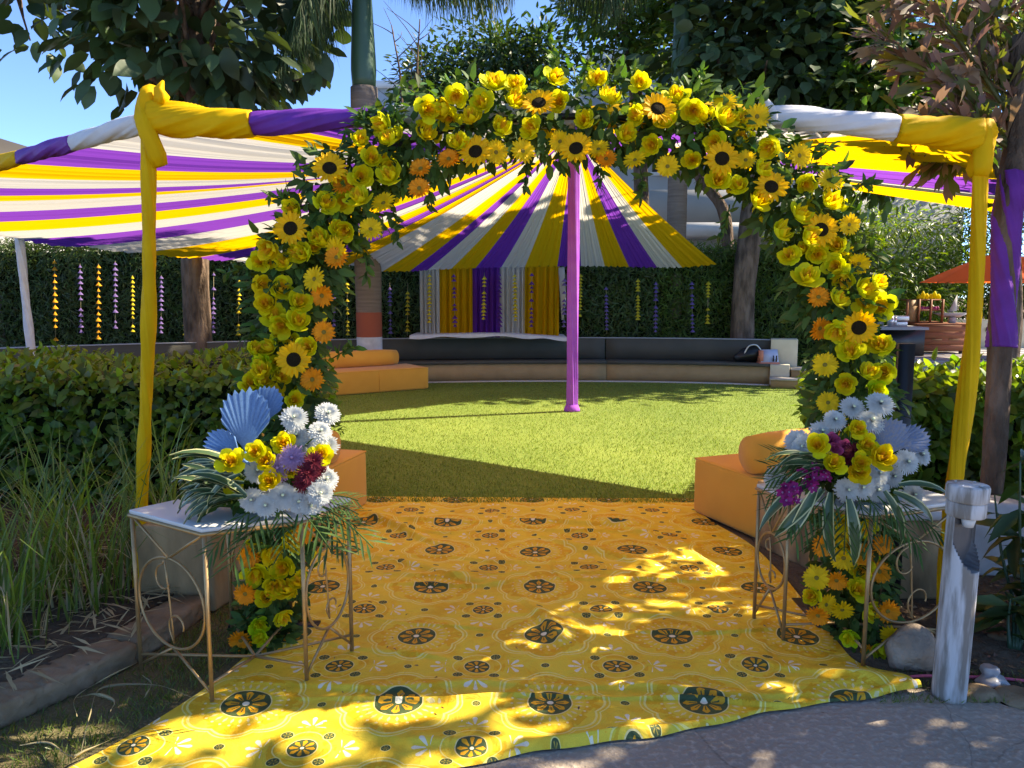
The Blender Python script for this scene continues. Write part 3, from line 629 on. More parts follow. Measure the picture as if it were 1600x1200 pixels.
Vt = np.array([(pp.x-.14, pp.y+.02, pp.z+.052), (pp.x+.15, pp.y+.02, pp.z+.052), (pp.x+.17, pp.y+.16, pp.z+.25), (pp.x-.12, pp.y+.16, pp.z+.25)])
V = np.concatenate([Vt, Vt+np.array([0, .012, -.004])]); add('picture_lid', mk('picture_lid', V, [np.array([(0, 1, 2, 3), (7, 6, 5, 4), (0, 4, 5, 1), (1, 5, 6, 2), (2, 6, 7, 3), (3, 7, 4, 0)])], M['bluepic'], False), bxt)
for dx in (.05, .10):
    V, Fc = box(pp.x+dx, pp.x+dx+.02, pp.y+.015, pp.y+.03, pp.z+.06, pp.z+.16); add('figure_print', mk('figure_print', V, Fc, M['black'], False), bxt)
V, Fc = box(pp.x-.155, pp.x-.10, pp.y+.03, pp.y+.19, pp.z+.052, pp.z+.24); add('side_flap', mk('side_flap', V, Fc, M['salmon'], False), bxt)

# ================================================================ PATIO BAR
def patio(px, py): return gnd(px, py, .166)
c0 = patio(1432, 553); c1 = patio(1512, 553); Dw = c0.y
ctr = thing('wooden_counter', c0, 'red brown wooden plank counter on castors under the orange parasol', 'counter')
W_ = c1.x-c0.x; H_ = .64
for i in range(4):
    z0 = .166+.07+i*.138; V, Fc = box(c0.x, c1.x, Dw, Dw+.03, z0, z0+.132); add('plank', bev('plank', V, Fc, M['wood'], .004, 1), ctr)
V, Fc = box(c0.x+.005, c1.x-.005, Dw+.032, Dw+.7, .166+.06, .166+.62); add('carcass', mk('carcass', V, Fc, M['wood'], False), ctr)
V, Fc = box(c0.x-.05, c1.x+.05, Dw-.04, Dw+.74, .166+.625, .166+.665); add('top', bev('top', V, Fc, M['wood'], .005), ctr)
for x in (c0.x+.1, c1.x-.1):
    V, Fc = tube([(x-.03, Dw+.1, .20), (x+.03, Dw+.1, .20)], .033, 12); add('castor', mk('castor', V, Fc, M['black']), ctr)
for x in (.28, .62): V, Fc = box(c0.x+W_*x, c0.x+W_*x+.22, Dw-.012, Dw-.002, .166+.30, .166+.33); add('handle', mk('handle', V, Fc, M['woodl'], False), ctr)
k0 = patio(1345, 556); k1 = patio(1431, 554)
bt2 = thing('black_counter', k0, 'black bar counter with grey top holding metal cans', 'counter')
V, Fc = box(k0.x, k1.x-.01, k0.y, k0.y+.8, .166, .166+.56); add('body', mk('body', V, Fc, M['black'], False), bt2)
V, Fc = box(k0.x-.4, k1.x-.12, k0.y-.35, k0.y+.5, .166+.562, .166+.62); add('top', bev('top', V, Fc, M['wallgrey'], .006), bt2)
zt = .166+.62
for i, (px, h_, r_) in enumerate(((1374, .28, .05), (1381, .28, .055), (1392, .22, .055), (1402, .2, .05))):
    q = at(px, 500, k0.y-.1); x = q.x; y = k0.y-.05+(i % 2)*.12
    cn = thing('metal_can', (x, y, zt), ('tall brushed metal can leftmost on the black counter', 'tall brushed metal can second from left on the black counter', 'short metal can in the middle of the black counter', 'short metal can rightmost on the black counter')[i], 'can', 'metal cans on the bar')
    V, Fc = tube([(x, y, zt), (x, y, zt+h_)], r_, 16); add('body', mk('body', V, Fc, M['tin'], False), cn); V, Fc = tube([(x, y, zt+h_), (x, y, zt+h_+.012)], r_*1.06, 16); add('lid', mk('lid', V, Fc, M['tin'], False), cn)
q = at(1405, 508, k0.y+.1); tr = thing('steel_tray', (q.x, k0.y+.2, zt), 'stack of rectangular steel food trays beside the metal cans', 'tray')
V, Fc = box(q.x-.14, q.x+.16, k0.y+.1, k0.y+.4, zt, zt+.10); add('lower_tray', bev('lower_tray', V, Fc, M['tin'], .01), tr); V, Fc = box(q.x-.16, q.x+.18, k0.y+.08, k0.y+.42, zt+.12, zt+.22); add('upper_tray', bev('upper_tray', V, Fc, M['tin'], .01), tr)
V, Fc = box(q.x-.1, q.x+.12, k0.y+.12, k0.y+.38, zt+.10, zt+.12); add('spacer', mk('spacer', V, Fc, M['black'], False), tr)
zc = .166+.666; q = at(1430, 500, Dw+.3); x0 = q.x; sh = thing('display_shelf', (x0, Dw+.3, zc), 'small wooden display shelf with fruit on the counter', 'shelf')
for (a, b) in ((-.28, -.24), (-.02, .02), (.24, .28), (.50, .54)): V, Fc = box(x0+a, x0+b, Dw+.2, Dw+.24, zc, zc+.52); add('upright', mk('upright', V, Fc, M['wood'], False), sh)
for z in (.0, .26, .49): V, Fc = box(x0-.27, x0+.53, Dw+.245, Dw+.5, zc+z, zc+z+.03); add('shelf_board', mk('shelf_board', V, Fc, M['wood'], False), sh)
V, Fc = box(x0-.24, x0-.02, Dw+.242, Dw+.262, zc+.03, zc+.5); add('side_panel', mk('side_panel', V, Fc, M['woodl'], False), sh)
for i in range(8):
    x = x0+.06+i*.055; V, Fc = tube([(x, Dw+.28, zc+.29), (x, Dw+.28, zc+.33), (x, Dw+.28, zc+.37)], [.02, .035, .012], 10); add('pink_item', mk('pink_item', V, Fc, M['pink']), sh)
for i in range(6):
    x = x0+.03+i*.085; h_ = .08+.08*math.sin(i*1.1+.3)**2; V, Fc = tube([(x, Dw+.3, zc+.52), (x, Dw+.3, zc+.54+h_*.5), (x, Dw+.3, zc+.54+h_)], [.045, .05, .01], 10); add('fruit', mk('fruit', V, Fc, M['ri']), sh)
q = at(1483, 505, Dw+.3); bo = thing('model_boat', (q.x, Dw+.3, zc), 'small grey model sailing boat standing on the wooden counter', 'model boat')
Vh = [(-.42, 0, .22), (.42, 0, .22), (-.2, -.09, .22), (.25, -.09, .22), (-.2, .09, .22), (.25, .09, .22), (-.16, 0, .12), (.2, 0, .12)]
Vh = np.array([(q.x+a, Dw+.3+b, zc+c) for a, b, c in Vh]); add('hull', mk('hull', Vh, [np.array([(0, 6, 2), (0, 4, 6), (1, 3, 7), (1, 7, 5)]), np.array([(2, 6, 7, 3), (4, 5, 7, 6), (2, 3, 5, 4)]), np.array([(0, 2, 4), (1, 5, 3)])], M['wallgrey'], False), bo)
V, Fc = box(q.x-.03, q.x+.1, Dw+.26, Dw+.34, zc, zc+.12); add('stand', mk('stand', V, Fc, M['wallgrey'], False), bo)
Vs = np.array([(q.x-.05, Dw+.3, zc+.24), (q.x+.13, Dw+.3, zc+.26), (q.x+.12, Dw+.3, zc+.62), (q.x-.05, Dw+.312, zc+.24), (q.x+.13, Dw+.312, zc+.26), (q.x+.12, Dw+.312, zc+.62)]); add('sail', mk('sail', Vs, [np.array([(0, 1, 2), (5, 4, 3)]), np.array([(0, 3, 4, 1), (1, 4, 5, 2), (2, 5, 3, 0)])], M['wallgrey'], False), bo)
# parasol
uc = at(1562, 445, 15.2); uz = at(1450, 441, 15.2).z; ub = Vector((uc.x, uc.y, .166))
um = thing('patio_parasol', ub, 'open orange parasol over the patio bar', 'parasol')
for i in range(8):
    a0, a1 = i*math.pi/4+.2, (i+1)*math.pi/4+.2; r_ = 1.42; ap = Vector((uc.x, uc.y, uz+.62))
    V = [ap]; nn = 6
    for j in range(1, nn+1):
        for kx in range(nn+1):
            th = a0+(a1-a0)*kx/nn; s = j/nn; rr = r_*s*(1-.05*math.sin(math.pi*kx/nn)); V.append(Vector((uc.x+rr*math.cos(th), uc.y+rr*math.sin(th), uz+.62-.62*s+.03*math.sin(math.pi*s))))
    T = [(0, 1+kx, 2+kx) for kx in range(nn)]; Q = [(1+(j-1)*(nn+1)+kx, 1+j*(nn+1)+kx, 2+j*(nn+1)+kx, 2+(j-1)*(nn+1)+kx) for j in range(1, nn) for kx in range(nn)]
    add('canopy_panel', mk('canopy_panel', np.array([tuple(v) for v in V]), [np.array(T), np.array(Q)], M['umb']), um)
    V, Fc = tube([ap-Vector((0, 0, .03)), Vector((uc.x+r_*math.cos(a0), uc.y+r_*math.sin(a0), uz-.01))], .012, 6); add('rib', mk('rib', V, Fc, M['wood']), um)
V, Fc = tube([ub, (uc.x, uc.y, uz+.66)], .03, 10); add('pole', mk('pole', V, Fc, M['woodl']), um)
V, Fc = tube([ub, ub+Vector((0, 0, .08))], .28, 16); add('foot', mk('foot', V, Fc, M['wallgrey'], False), um)
V, Fc = box(10.6, 15.5, 18.6, 18.9, .16, .85); add('patio_wall', bev('patio_wall', V, Fc, M['cream'], .01), label='low cream patio wall behind the parasol', cat='wall')
# ================================================================ PLANTS
def hedge(name, label, poly_fn, n, base, m, sc, n_ind=0, corebox=None, cat='hedge', group=None, out=None, kindname='leaf'):
    c = corebox; t = thing(name, ((c[0]+c[1])/2, (c[2]+c[3])/2, 0), label, cat, group)
    V, Fc = box(*c); me = mk('light_block_core', V, Fc, M['core'], False); bm = bmesh.new(); bm.from_mesh(me); bmesh.ops.subdivide_edges(bm, edges=bm.edges[:], cuts=10, use_grid_fill=True)  # added dark box inside the hedge, stops light passing between the leaves
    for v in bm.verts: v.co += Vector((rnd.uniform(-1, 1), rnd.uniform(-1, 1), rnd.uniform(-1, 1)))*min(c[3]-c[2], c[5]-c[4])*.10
    bm.to_mesh(me); bm.free(); add('light_block_core', me, t)
    P, A, U = poly_fn(n)
    scatter(t, P, A, U, rng.uniform(*sc, n), base, m, n_ind, kindname)
    return t
def shell(x0, x1, y0, y1, z0, z1, depth=.12, rough=.06, faces=(.45, .35, .2), lump=1.6):
    """leaves on the front (-Y), top and end faces of a clipped block, with lumps"""
    def f(n):
        k = rng.choice(3, n, p=faces); r = rng.random((n, 3)); P = np.zeros((n, 3)); Nn = np.zeros((n, 3))
        P[:, 0] = x0+(x1-x0)*r[:, 0]; P[:, 1] = y0+(y1-y0)*r[:, 1]; P[:, 2] = z0+(z1-z0)*r[:, 2]
        a = k == 0; P[a, 1] = y0; Nn[a, 1] = -1
        a = k == 1; P[a, 2] = z1; Nn[a, 2] = 1
        a = k == 2; e = rng.random(n) < .5; P[a & e, 0] = x0; P[a & ~e, 0] = x1; Nn[a & e, 0] = -1; Nn[a & ~e, 0] = 1
        l = np.sin(P[:, 0]*lump*2.1+P[:, 2]*3.1)*np.sin(P[:, 1]*lump*1.7+P[:, 2]*1.3+1)
        P += Nn*(l*rough - np.abs(rng.normal(0, depth*.5, n)))[:, None] + ru(n)*.03
        A = Nn*.6 + ru(n)*.9 + np.array([0, 0, .1]); U = Nn + ru(n)*.5 + np.array([0, 0, .5])
        return P, A, U
    return f
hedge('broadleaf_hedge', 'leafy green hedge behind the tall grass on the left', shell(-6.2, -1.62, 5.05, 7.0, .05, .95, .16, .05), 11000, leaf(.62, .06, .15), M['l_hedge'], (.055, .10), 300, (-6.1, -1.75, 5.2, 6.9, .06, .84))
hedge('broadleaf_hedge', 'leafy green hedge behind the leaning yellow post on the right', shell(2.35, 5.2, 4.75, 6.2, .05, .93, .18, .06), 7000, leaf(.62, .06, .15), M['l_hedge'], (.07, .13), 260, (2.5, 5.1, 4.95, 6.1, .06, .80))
# clipped bamboo screen behind the bench
def wallscreen(x0, x1, yf, zt, dens):
    def f(n):
        X = rng.uniform(x0, x1, n); Z = rng.uniform(.0, zt, n); top = rng.random(n) < .12
        Y = yf(X) + np.abs(rng.normal(0, .10, n)); Z = np.where(top, zt+rng.normal(0, .06, n), Z)
        Y = np.where(top, yf(X)+rng.uniform(0, .5, n), Y) + .06*np.sin(X*3.1+Z*2)*np.sin(X*1.3-Z*4)
        P = np.stack([X, Y, Z], 1); A = ru(n)*.8 + np.array([0, -.5, -.15]); U = ru(n)*.7+np.array([0, -1, .5])
        return P, A, U
    return f
bam = leaf(.16, .02, .35)
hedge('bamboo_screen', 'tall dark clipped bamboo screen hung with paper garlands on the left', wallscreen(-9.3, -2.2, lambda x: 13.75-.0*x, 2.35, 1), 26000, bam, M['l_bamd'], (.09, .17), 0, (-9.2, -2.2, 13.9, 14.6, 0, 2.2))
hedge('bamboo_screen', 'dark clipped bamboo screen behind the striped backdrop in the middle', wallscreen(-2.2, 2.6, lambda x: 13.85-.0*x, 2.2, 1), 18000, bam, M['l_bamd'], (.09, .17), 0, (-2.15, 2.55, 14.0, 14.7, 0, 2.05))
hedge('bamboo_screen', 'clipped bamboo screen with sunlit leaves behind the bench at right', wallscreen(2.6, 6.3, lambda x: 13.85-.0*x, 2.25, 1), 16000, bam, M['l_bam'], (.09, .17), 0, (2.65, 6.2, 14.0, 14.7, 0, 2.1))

def crown_pts(center, rad, nclump, nleaf, cr, droop=.25, shellw=.55):
    c = np.array(center); rad = np.array(rad)
    d = rng.normal(size=(nclump, 3)); d /= np.linalg.norm(d, axis=1, keepdims=True)
    r = (shellw + (1-shellw)*rng.random(nclump)**.7)[:, None]
    C = c + d*r*rad*rng.uniform(.85, 1.12, (nclump, 1))
    i = rng.integers(0, nclump, nleaf); off = rng.normal(size=(nleaf, 3))*cr*np.array([1, 1, .75])
    P = C[i]+off; A = off*1.2/cr*.6 + ru(nleaf)*.6 + (P-c)/rad*.5; A[:, 2] -= droop
    U = np.array([0, 0, 1.0]) + ru(nleaf)*.7
    return C, P, A, U
def tree(name, label, trunk, radii, center, rad, nclump, nleaf, cr, base, m, sc, n_ind=0, droop=.25, barkm='bark', nlimb=14, group='trees behind the canopy', keep=None, limb_from=.6):
    t = thing(name, trunk[0], label, 'tree', group)
    sp_ = spline(trunk, 24); rr = np.interp(np.linspace(0, 1, 24), np.linspace(0, 1, len(radii)), radii)
    V, Fc = tube(sp_, rr, 14, ridge=lambda s, th: 1+.07*math.sin(3*th+9*s)+.04*math.sin(7*th+23*s)); add('trunk', mk('trunk', V, Fc, M[barkm]), t)
    C, P, A, U = crown_pts(center, rad, nclump, nleaf, cr, droop)
    if keep is not None: k = keep(P); P, A, U = P[k], A[k], U[k]
    for i in range(min(nlimb, nclump)):
        c = Vector(C[i]); s = sp_[min(23, int(24*(limb_from+(1-limb_from)*rnd.random())))]
        mid = s.lerp(c, .5)+Vector((rnd.uniform(-.2, .2), rnd.uniform(-.2, .2), rnd.uniform(0, .25)))
        V, Fc = tube(spline([s, mid, c], 9), np.linspace(radii[-1]*.6, .012, 9), 7); add('limb', mk('limb', V, Fc, M[barkm]), t)
    scatter(t, P, A, U, rng.uniform(*sc, len(P)), base, m, n_ind)
    return t
big = broad(.62, .05, .22)
tb = at(312, 545, 12.4); tb.z = 0
tree('teak_tree', 'large leaved dark tree rising above the left corner of the canopy', [tb, tb+Vector((.0, 0, 2)), tb+Vector((.1, 0, 4)), tb+Vector((.15, .1, 6.2))], [.22, .20, .17, .10], (tb.x+.28, tb.y, 6.15), (1.6, 1.5, 1.95), 56, 1100, .36, big, M['l_teak'], (.30, .50), 300, .55, limb_from=.7)
# loose hanging branch far left of the same kind
tz = at(70, 20, 12); V0 = at(-60, 560, 12.6); V0.z = 0
tree('teak_tree', 'large leaved tree whose drooping branch hangs at the top left corner', [V0, V0+Vector((.1, 0, 3)), V0+Vector((.3, 0, 5.5)), V0+Vector((.8, 0, 7.3))], [.2, .18, .14, .08], tuple(at(58, 15, 12.3)), (.5, .5, .72), 12, 95, .25, big, M['l_teak'], (.3, .48), 95, .7, limb_from=.8, nlimb=8)
bs = at(452, 168, 11.8)
br = thing('leafy_twig', bs, 'drooping large leaved twig reaching right above the purple beam cloth', 'branch')
tw_ = spline([at(360, 130, 12), at(420, 128, 11.9), at(465, 125, 11.8), at(495, 108, 11.8)], 14); V, Fc = tube(tw_, np.linspace(.03, .008, 14), 6); add('stem', mk('stem', V, Fc, M['bark']), br)
Pn = np.array([tuple(tw_[i]) for i in range(1, 14) for _ in range(2)]); n = len(Pn); A = ru(n)*.5+np.array([.2, 0, -1]); scatter(br, Pn, A, ru(n)*.6+np.array([0, -1, .2]), rng.uniform(.25, .4, n), big, M['l_teak'], n)
sm = leaf(.42, .05, .2)
b = at(740, 545, 19); b.z = 0
tree('round_tree', 'dense dark small leaved tree in the middle behind the arch top', [b, b+Vector((0, 0, 2.5)), b+Vector((.1, 0, 5))], [.2, .17, .1], tuple(at(775, 118, 19)), (2.1, 1.6, .95), 60, 6500, .30, sm, M['l_dark'], (.13, .24), 0)
b = at(672, 545, 18); b.z = 0
tree('round_tree', 'small dark shrubby tree beside the left palm behind the purple beam', [b, b+Vector((0, 0, 2.5)), b+Vector((.1, 0, 5))], [.1, .08, .05], tuple(at(690, 135, 18)), (.9, .8, .75), 26, 1500, .26, sm, M['l_dark'], (.12, .2), 0)
b = at(1000, 545, 17.5); b.z = 0
tree('leaning_tree', 'light leaved tree with dark leaning stems right of centre', [b, b+Vector((0, 0, 3)), at(992, 130, 17.5), at(968, 20, 17.5), at(950, -80, 17.5)], [.2, .17, .14, .12, .08], tuple(at(985, 10, 17.2)), (1.35, 1.2, 1.5), 40, 2300, .26, leaf(.5, .05, .2), M['l_mid'], (.14, .26), 0)
b = at(1128, 545, 17); b.z = 0
tree('leaning_tree', 'thin dark tree standing before the grey building wall', [b, b+Vector((.0, 0, 3)), at(1084, 250, 17), at(1092, 60, 17)], [.14, .12, .11, .08], tuple(at(1105, 70, 16.6)), (1.5, 1.2, 1.9), 40, 2400, .3, leaf(.55, .05, .25), M['l_mid'], (.18, .3), 60)
b = at(1158, 533, 13.55); b.z = 0
tree('broad_tree', 'broad dark tree with thick brown trunk behind the right of the arch', [b, at(1162, 450, 13.5), at(1176, 340, 13.5), at(1185, 230, 13.5), at(1200, 80, 13.6)], [.22, .19, .2, .17, .12], tuple(at(1225, 70, 13.6)), (1.75, 1.5, 1.75), 90, 4200, .36, big, M['l_teak'], (.20, .36), 300, .35)
b = at(1580, 545, 13.6); b.z = 0
tree('broad_tree', 'pale leaved tree at right between the broad tree and brown palm', [b, b+Vector((-.05, 0, 1.6)), at(1560, 250, 13.4), at(1430, 110, 13.2)], [.15, .13, .11, .07], tuple(at(1385, 140, 13.2)), (1.55, 1.3, 1.7), 60, 4600, .32, leaf(.5, .05, .25), M['l_mid'], (.17, .32), 120)
# low bushy growth right, far
for i, (px, py, D, rad, m, lab) in enumerate(((1400, 400, 19, (2.0, 1.2, 1.9), 'l_bright', 'sunlit bright green bamboo bush above the bar'), (1520, 430, 20, (2.2, 1.2, 2.2), 'l_bam', 'darker bamboo bush behind the orange parasol'), (1280, 430, 18.5, (1.5, 1.0, 1.8), 'l_bam', 'bamboo bush behind the right side of the arch'), (1640, 330, 20, (2.4, 1.2, 2.8), 'l_dark', 'dark bush at the right edge behind the palm'))):
    c = at(px, py, D); t = thing('bamboo_bush', (c.x, c.y, 0), lab, 'bush', 'bushes behind the patio')
    C, P, A, U = crown_pts((c.x, c.y, c.z-.4), (rad[0], rad[1], max(rad[2], c.z)), 70, 9000, .32, .3, .35); P[:, 2] = np.maximum(P[:, 2], .1)
    for j in range(5):
        V, Fc = tube(spline([(c.x+rnd.uniform(-.6, .6), c.y, 0), (c.x+rnd.uniform(-.8, .8), c.y, c.z*.6), Vector(C[j])], 8), .025, 6); add('cane', mk('cane', V, Fc, M['shaft']), t)
    scatter(t, P, A, U, rng.uniform(.13, .26, len(P)), leaf(.22, .03, .3), M[m], 0)
# bare twigs behind the left palm
for j, (xs, lab) in enumerate(((((620, 300), (628, 150), (612, 40)), 'bare twiggy sapling just right of the left palm trunk'), (((660, 300), (652, 130), (656, 30)), 'bare twiggy sapling between the left palm and the dark tree'))):
    base_ = at(xs[0][0], 545, 16); base_.z = 0; t = thing('bare_sapling', base_, lab, 'sapling')
    main = spline([base_]+[at(x, y, 16) for x, y in xs], 26); V, Fc = tube(main, np.linspace(.05, .012, 26), 6); add('trunk', mk('trunk', V, Fc, M['bark']), t)
    for i in range(11):
        s = main[rnd.randint(12, 24)]; d = Vector((rnd.uniform(-.9, .9), rnd.uniform(-.3, .3), rnd.uniform(.2, 1))); V, Fc = tube(spline([s, s+d*.4+Vector((.05, 0, 0)), s+d*.9], 7), np.linspace(.012, .004, 7), 5); add('twig', mk('twig', V, Fc, M['bark']), t)

# ---- royal palms
def frond(L, n, drop, lw, ll, m, parent, origin, az, el, name='frond', hang=.6):
    """arching rachis with leaflets; one mesh"""
    o = Vector(origin); h = Vector((math.cos(az), math.sin(az), 0)); pts = []
    for i in range(15):
        s = i/14; pts.append(o + h*(L*s*math.cos(el)*(1-.25*s*s)) + Vector((0, 0, L*(s*math.sin(el) - drop*s*s))))
    parts = [tube(pts, np.linspace(.03, .006, 15), 6, False)]
    sd_ = Vector((-h.y, h.x, 0)); P = []; A = []; U = []; sc = []
    for i in range(n):
        s = .12+.88*i/n; x = s*14; k = min(int(x), 13); p = pts[k].lerp(pts[k+1], x-k); tg = (pts[k+1]-pts[k]).normalized()
        for q in (-1, 1):
            a = tg*.55 + sd_*q*rnd.uniform(.6, 1.0) + Vector((0, 0, -hang*rnd.uniform(.5, 1.2)))
            P.append(tuple(p)); A.append(tuple(a)); U.append((rnd.uniform(-.3, .3), rnd.uniform(-.3, .3), 1)); sc.append(ll*(math.sin(math.pi*min(1, .15+.8*s)))*rnd.uniform(.85, 1.1))
    P = np.array(P); A = np.array(A); U = np.array(U)
    parts.append(inst(blade(lw, .35), P, frames(P, A, U, np.array(sc))))
    V, Fc = merge(parts); add(name, mk(name, V, Fc, m), parent)
def palm(label, px, D, top, r0, painted, fr_):
    b = at(px, 560, D); b.z = 0
    t = thing('royal_palm', b, label, 'palm', 'royal palms behind the canopy')
    zsh = at(px, 150, D).z
    V, Fc = tube([b+Vector((0, 0, z)) for z in np.linspace(0, zsh, 30)], [r0*(1+.18*math.sin(z*.5)) for z in np.linspace(0, zsh, 30)], 18, ridge=lambda s, th: 1+.012*math.sin(s*170)); add('trunk', mk('trunk', V, Fc, M['palmbark']), t)
    if painted:
        for z0, z1, m in ((.46, .78, 'whip'), (.78, 1.18, 'redp')):
            V, Fc = tube([b+Vector((0, 0, z0)), b+Vector((0, 0, z1))], r0*1.12, 18, False); add('paint_band', mk('paint_band', V, Fc, M[m]), t)
    V, Fc = tube([b+Vector((0, 0, z)) for z in np.linspace(zsh-.02, top, 16)], np.interp(np.linspace(0, 1, 16), [0, .15, .7, 1], [r0*.98, r0*1.08, r0*.8, r0*.45]), 18); add('crownshaft', mk('crownshaft', V, Fc, M['shaft']), t)
    for z in (0, .09, .17): V, Fc = tube([b+Vector((0, 0, zsh-.06-z)), b+Vector((0, 0, zsh-.03-z))], r0*1.05, 18, False); add('leaf_scar', mk('leaf_scar', V, Fc, M['bark']), t)
    for (L, az, el, drop) in fr_: frond(L, 100, drop, .030, .95, M['l_palm'], t, b+Vector((0, 0, top-.05)), R(az), R(el), hang=2.0)
palm('royal palm with thick green shaft above the purple beam cloth', 578, 12.6, 6.75, .185, True, [(1.9, 215, -35, .35), (1.5, 190, -45, .3), (3.4, 352, -3, .06), (3.3, 10, -1, .07), (3.2, 335, -5, .05), (2.0, 235, -20, .5), (3.0, 60, 50, .5), (3, 110, 50, .5), (3, 150, 40, .5), (2.2, 225, -25, .55), (3.0, 290, 45, .6)])
palm('royal palm with slim green shaft right of the arch crown', 1052, 14.2, 7.35, .15, False, [(3.2, 185, -3, .10), (3.3, 205, -2, .10), (3.0, 170, -6, .08), (3.0, 0, 45, .5), (2.9, 240, 20, .7), (2.8, 300, 25, .6), (3, 90, 55, .5), (3.0, 140, 40, .55), (2.8, 222, 5, .62)])

# ---- brown fishtail palm on the right with a cloth wrapped trunk
fb = gnd(1532, 1000); fb = Vector((2.72, 4.25, 0))
ft = at(1592, 215, 4.35)
ftp = spline([fb, at(1552, 720, 4.3), at(1566, 500, 4.3), at(1574, 330, 4.3), ft, at(1600, 60, 4.4)], 40)
fp = thing('fishtail_palm', fb, 'palm with reddish brown dried leaflets at the top right corner', 'palm')
V, Fc = tube(ftp, np.linspace(.055, .075, 40), 12, ridge=lambda s, th: 1+.08*math.sin(5*th+20*s)); add('trunk', mk('trunk', V, Fc, M['bark']), fp)
wedge = (np.array([(0, 0, 0), (.5, .05, .02), (.78, .13, 0), (1.0, .09, -.06), (.90, .01, -.04), (1.04, -.05, -.1), (.80, -.10, 0), (.5, -.05, .02)], np.float32), np.array([(0, 7, 1), (1, 7, 6), (1, 6, 4), (1, 4, 2), (2, 4, 3), (4, 6, 5)], np.int32))
stems = [((1592, 215), (1520, 70), (1490, -40)), ((1592, 230), (1480, 130), (1370, 60)), ((1592, 240), (1500, 190), (1420, 190)), ((1598, 200), (1600, 60), (1610, -60)), ((1592, 235), (1530, 200), (1470, 250)), ((1590, 200), (1480, 40), (1400, -10)), ((1596, 220), (1560, 120), (1545, 10)), ((1595, 240), (1650, 160), (1700, 120))]
PP = {'l_dry': [], 'l_olive': []}; 
for j, s in enumerate(stems):
    pts = spline([at(x, y, 4.35-.06*i*((j % 3)-1)) for i, (x, y) in enumerate(s)], 16); V, Fc = tube(pts, np.linspace(.016, .005, 16), 6); add('leaf_stalk', mk('leaf_stalk', V, Fc, M['l_olive']), fp)
    for i in range(3, 16):
        for q in range(10):
            key = 'l_olive' if (j in (0, 3) and rnd.random() < .7) or rnd.random() < .35 else 'l_dry'
            tg = (pts[min(i+1, 15)]-pts[i-1]).normalized(); a = tg*1.0+Vector((rnd.uniform(-1, 1), rnd.uniform(-1, 1), rnd.uniform(-1, .6)))
            PP[key].append((tuple(pts[i]+Vector((rnd.uniform(-.03, .03), rnd.uniform(-.05, .05), rnd.uniform(-.03, .03)))), tuple(a)))
for key, L_ in PP.items():
    P = np.array([p for p, a in L_]); A = np.array([a for p, a in L_]); n = len(P)
    scatter(fp, P, A, ru(n)+np.array([0, -.6, .3]), rng.uniform(.12, .26, n), wedge, M[key], min(150, n), 'leaflet')
t = wrapped('trunk_cloth', [p+Vector((0, -.005, 0)) for p in ftp[14:28]], .074, M['purw'], 'purple cloth wound round the palm trunk at the right edge', 'cloth', 1.4, .12)

# ---- tall grass on the left
tg = thing('tall_grass_clump', (-2.2, 3.4, .085), 'tall arching green lemongrass filling the bed at lower left', 'grass clump')
parts = []; nbl = 0
def arch_blade(o, az, L, bend, w_, seg=6):
    V = []; h = Vector((math.cos(az), math.sin(az), 0)); s_ = Vector((-h.y, h.x, 0)); p = Vector(o); ang = rnd.uniform(1.2, 1.5)
    for i in range(seg+1):
        q = i/seg; ww = w_*(1-q**2.2)*.5+.0006
        V += [tuple(p-s_*ww), tuple(p+s_*ww)]
        p = p + (h*math.cos(ang)+Vector((0, 0, math.sin(ang))))*(L/seg); ang -= bend/seg*(.4+1.4*q)
    return np.array(V), np.array([(2*i, 2*i+1, 2*i+3, 2*i+2) for i in range(seg)])
heads = [(-2.35, 2.75), (-2.05, 2.95), (-2.6, 3.2), (-2.2, 3.4), (-1.9, 3.35), (-2.75, 3.75), (-2.3, 3.9), (-1.78, 3.75), (-3.0, 3.1), (-2.5, 2.4), (-2.9, 2.65), (-3.2, 3.6), (-2.0, 4.3)]
grassp = {'l_grass': [], 'straw': []}
for hx, hy_ in heads:
    for i in range(75):
        L = rnd.uniform(.35, .95); key = 'straw' if rnd.random() < .2 else 'l_grass'
        if key == 'straw': L *= .6
        grassp[key].append(arch_blade((hx+rnd.gauss(0, .08), hy_+rnd.gauss(0, .08), .085), rnd.uniform(0, 6.28), L, rnd.choice((.5, .9, 1.6, 2.6)), rnd.uniform(.006, .013)))
n_i = 0
g = grassp['l_grass']; rnd.shuffle(g)
for V, Q in g[:260]: add('blade', mk('blade', V, Q, M['l_grass']), tg)
V, Fc = merge(g[260:]); add('blade_mass', mk('blade_mass', V, Fc, M['l_grass']), tg, kind='stuff')
V, Fc = merge(grassp['straw']); add('dead_blades', mk('dead_blades', V, Fc, M['straw']), tg, kind='stuff')
# dry litter on planter soil and kerb
n = 900; P = np.stack([rng.uniform(-3.0, -1.55, n), rng.uniform(2.2, 4.2, n), rng.uniform(.09, .13, n)], 1); A = ru(n); A[:, 2] *= .25
k = P[:, 0] < np.interp(P[:, 1], [1.6, 2.49, 2.98, 3.45, 4.2], [-2.35, -1.83, -1.58, -1.47, -1.4]); P, A = P[k], A[k]; n = len(P)
V, T = inst(blade(.08, .1), P, frames(P, A, ru(n)*.3+np.array([0, 0, 1]), rng.uniform(.06, .22, n))); add('dry_litter', mk('dry_litter', V, T, M['straw']), label='dry straw litter lying on the soil under the tall grass', cat='litter', kind='stuff')
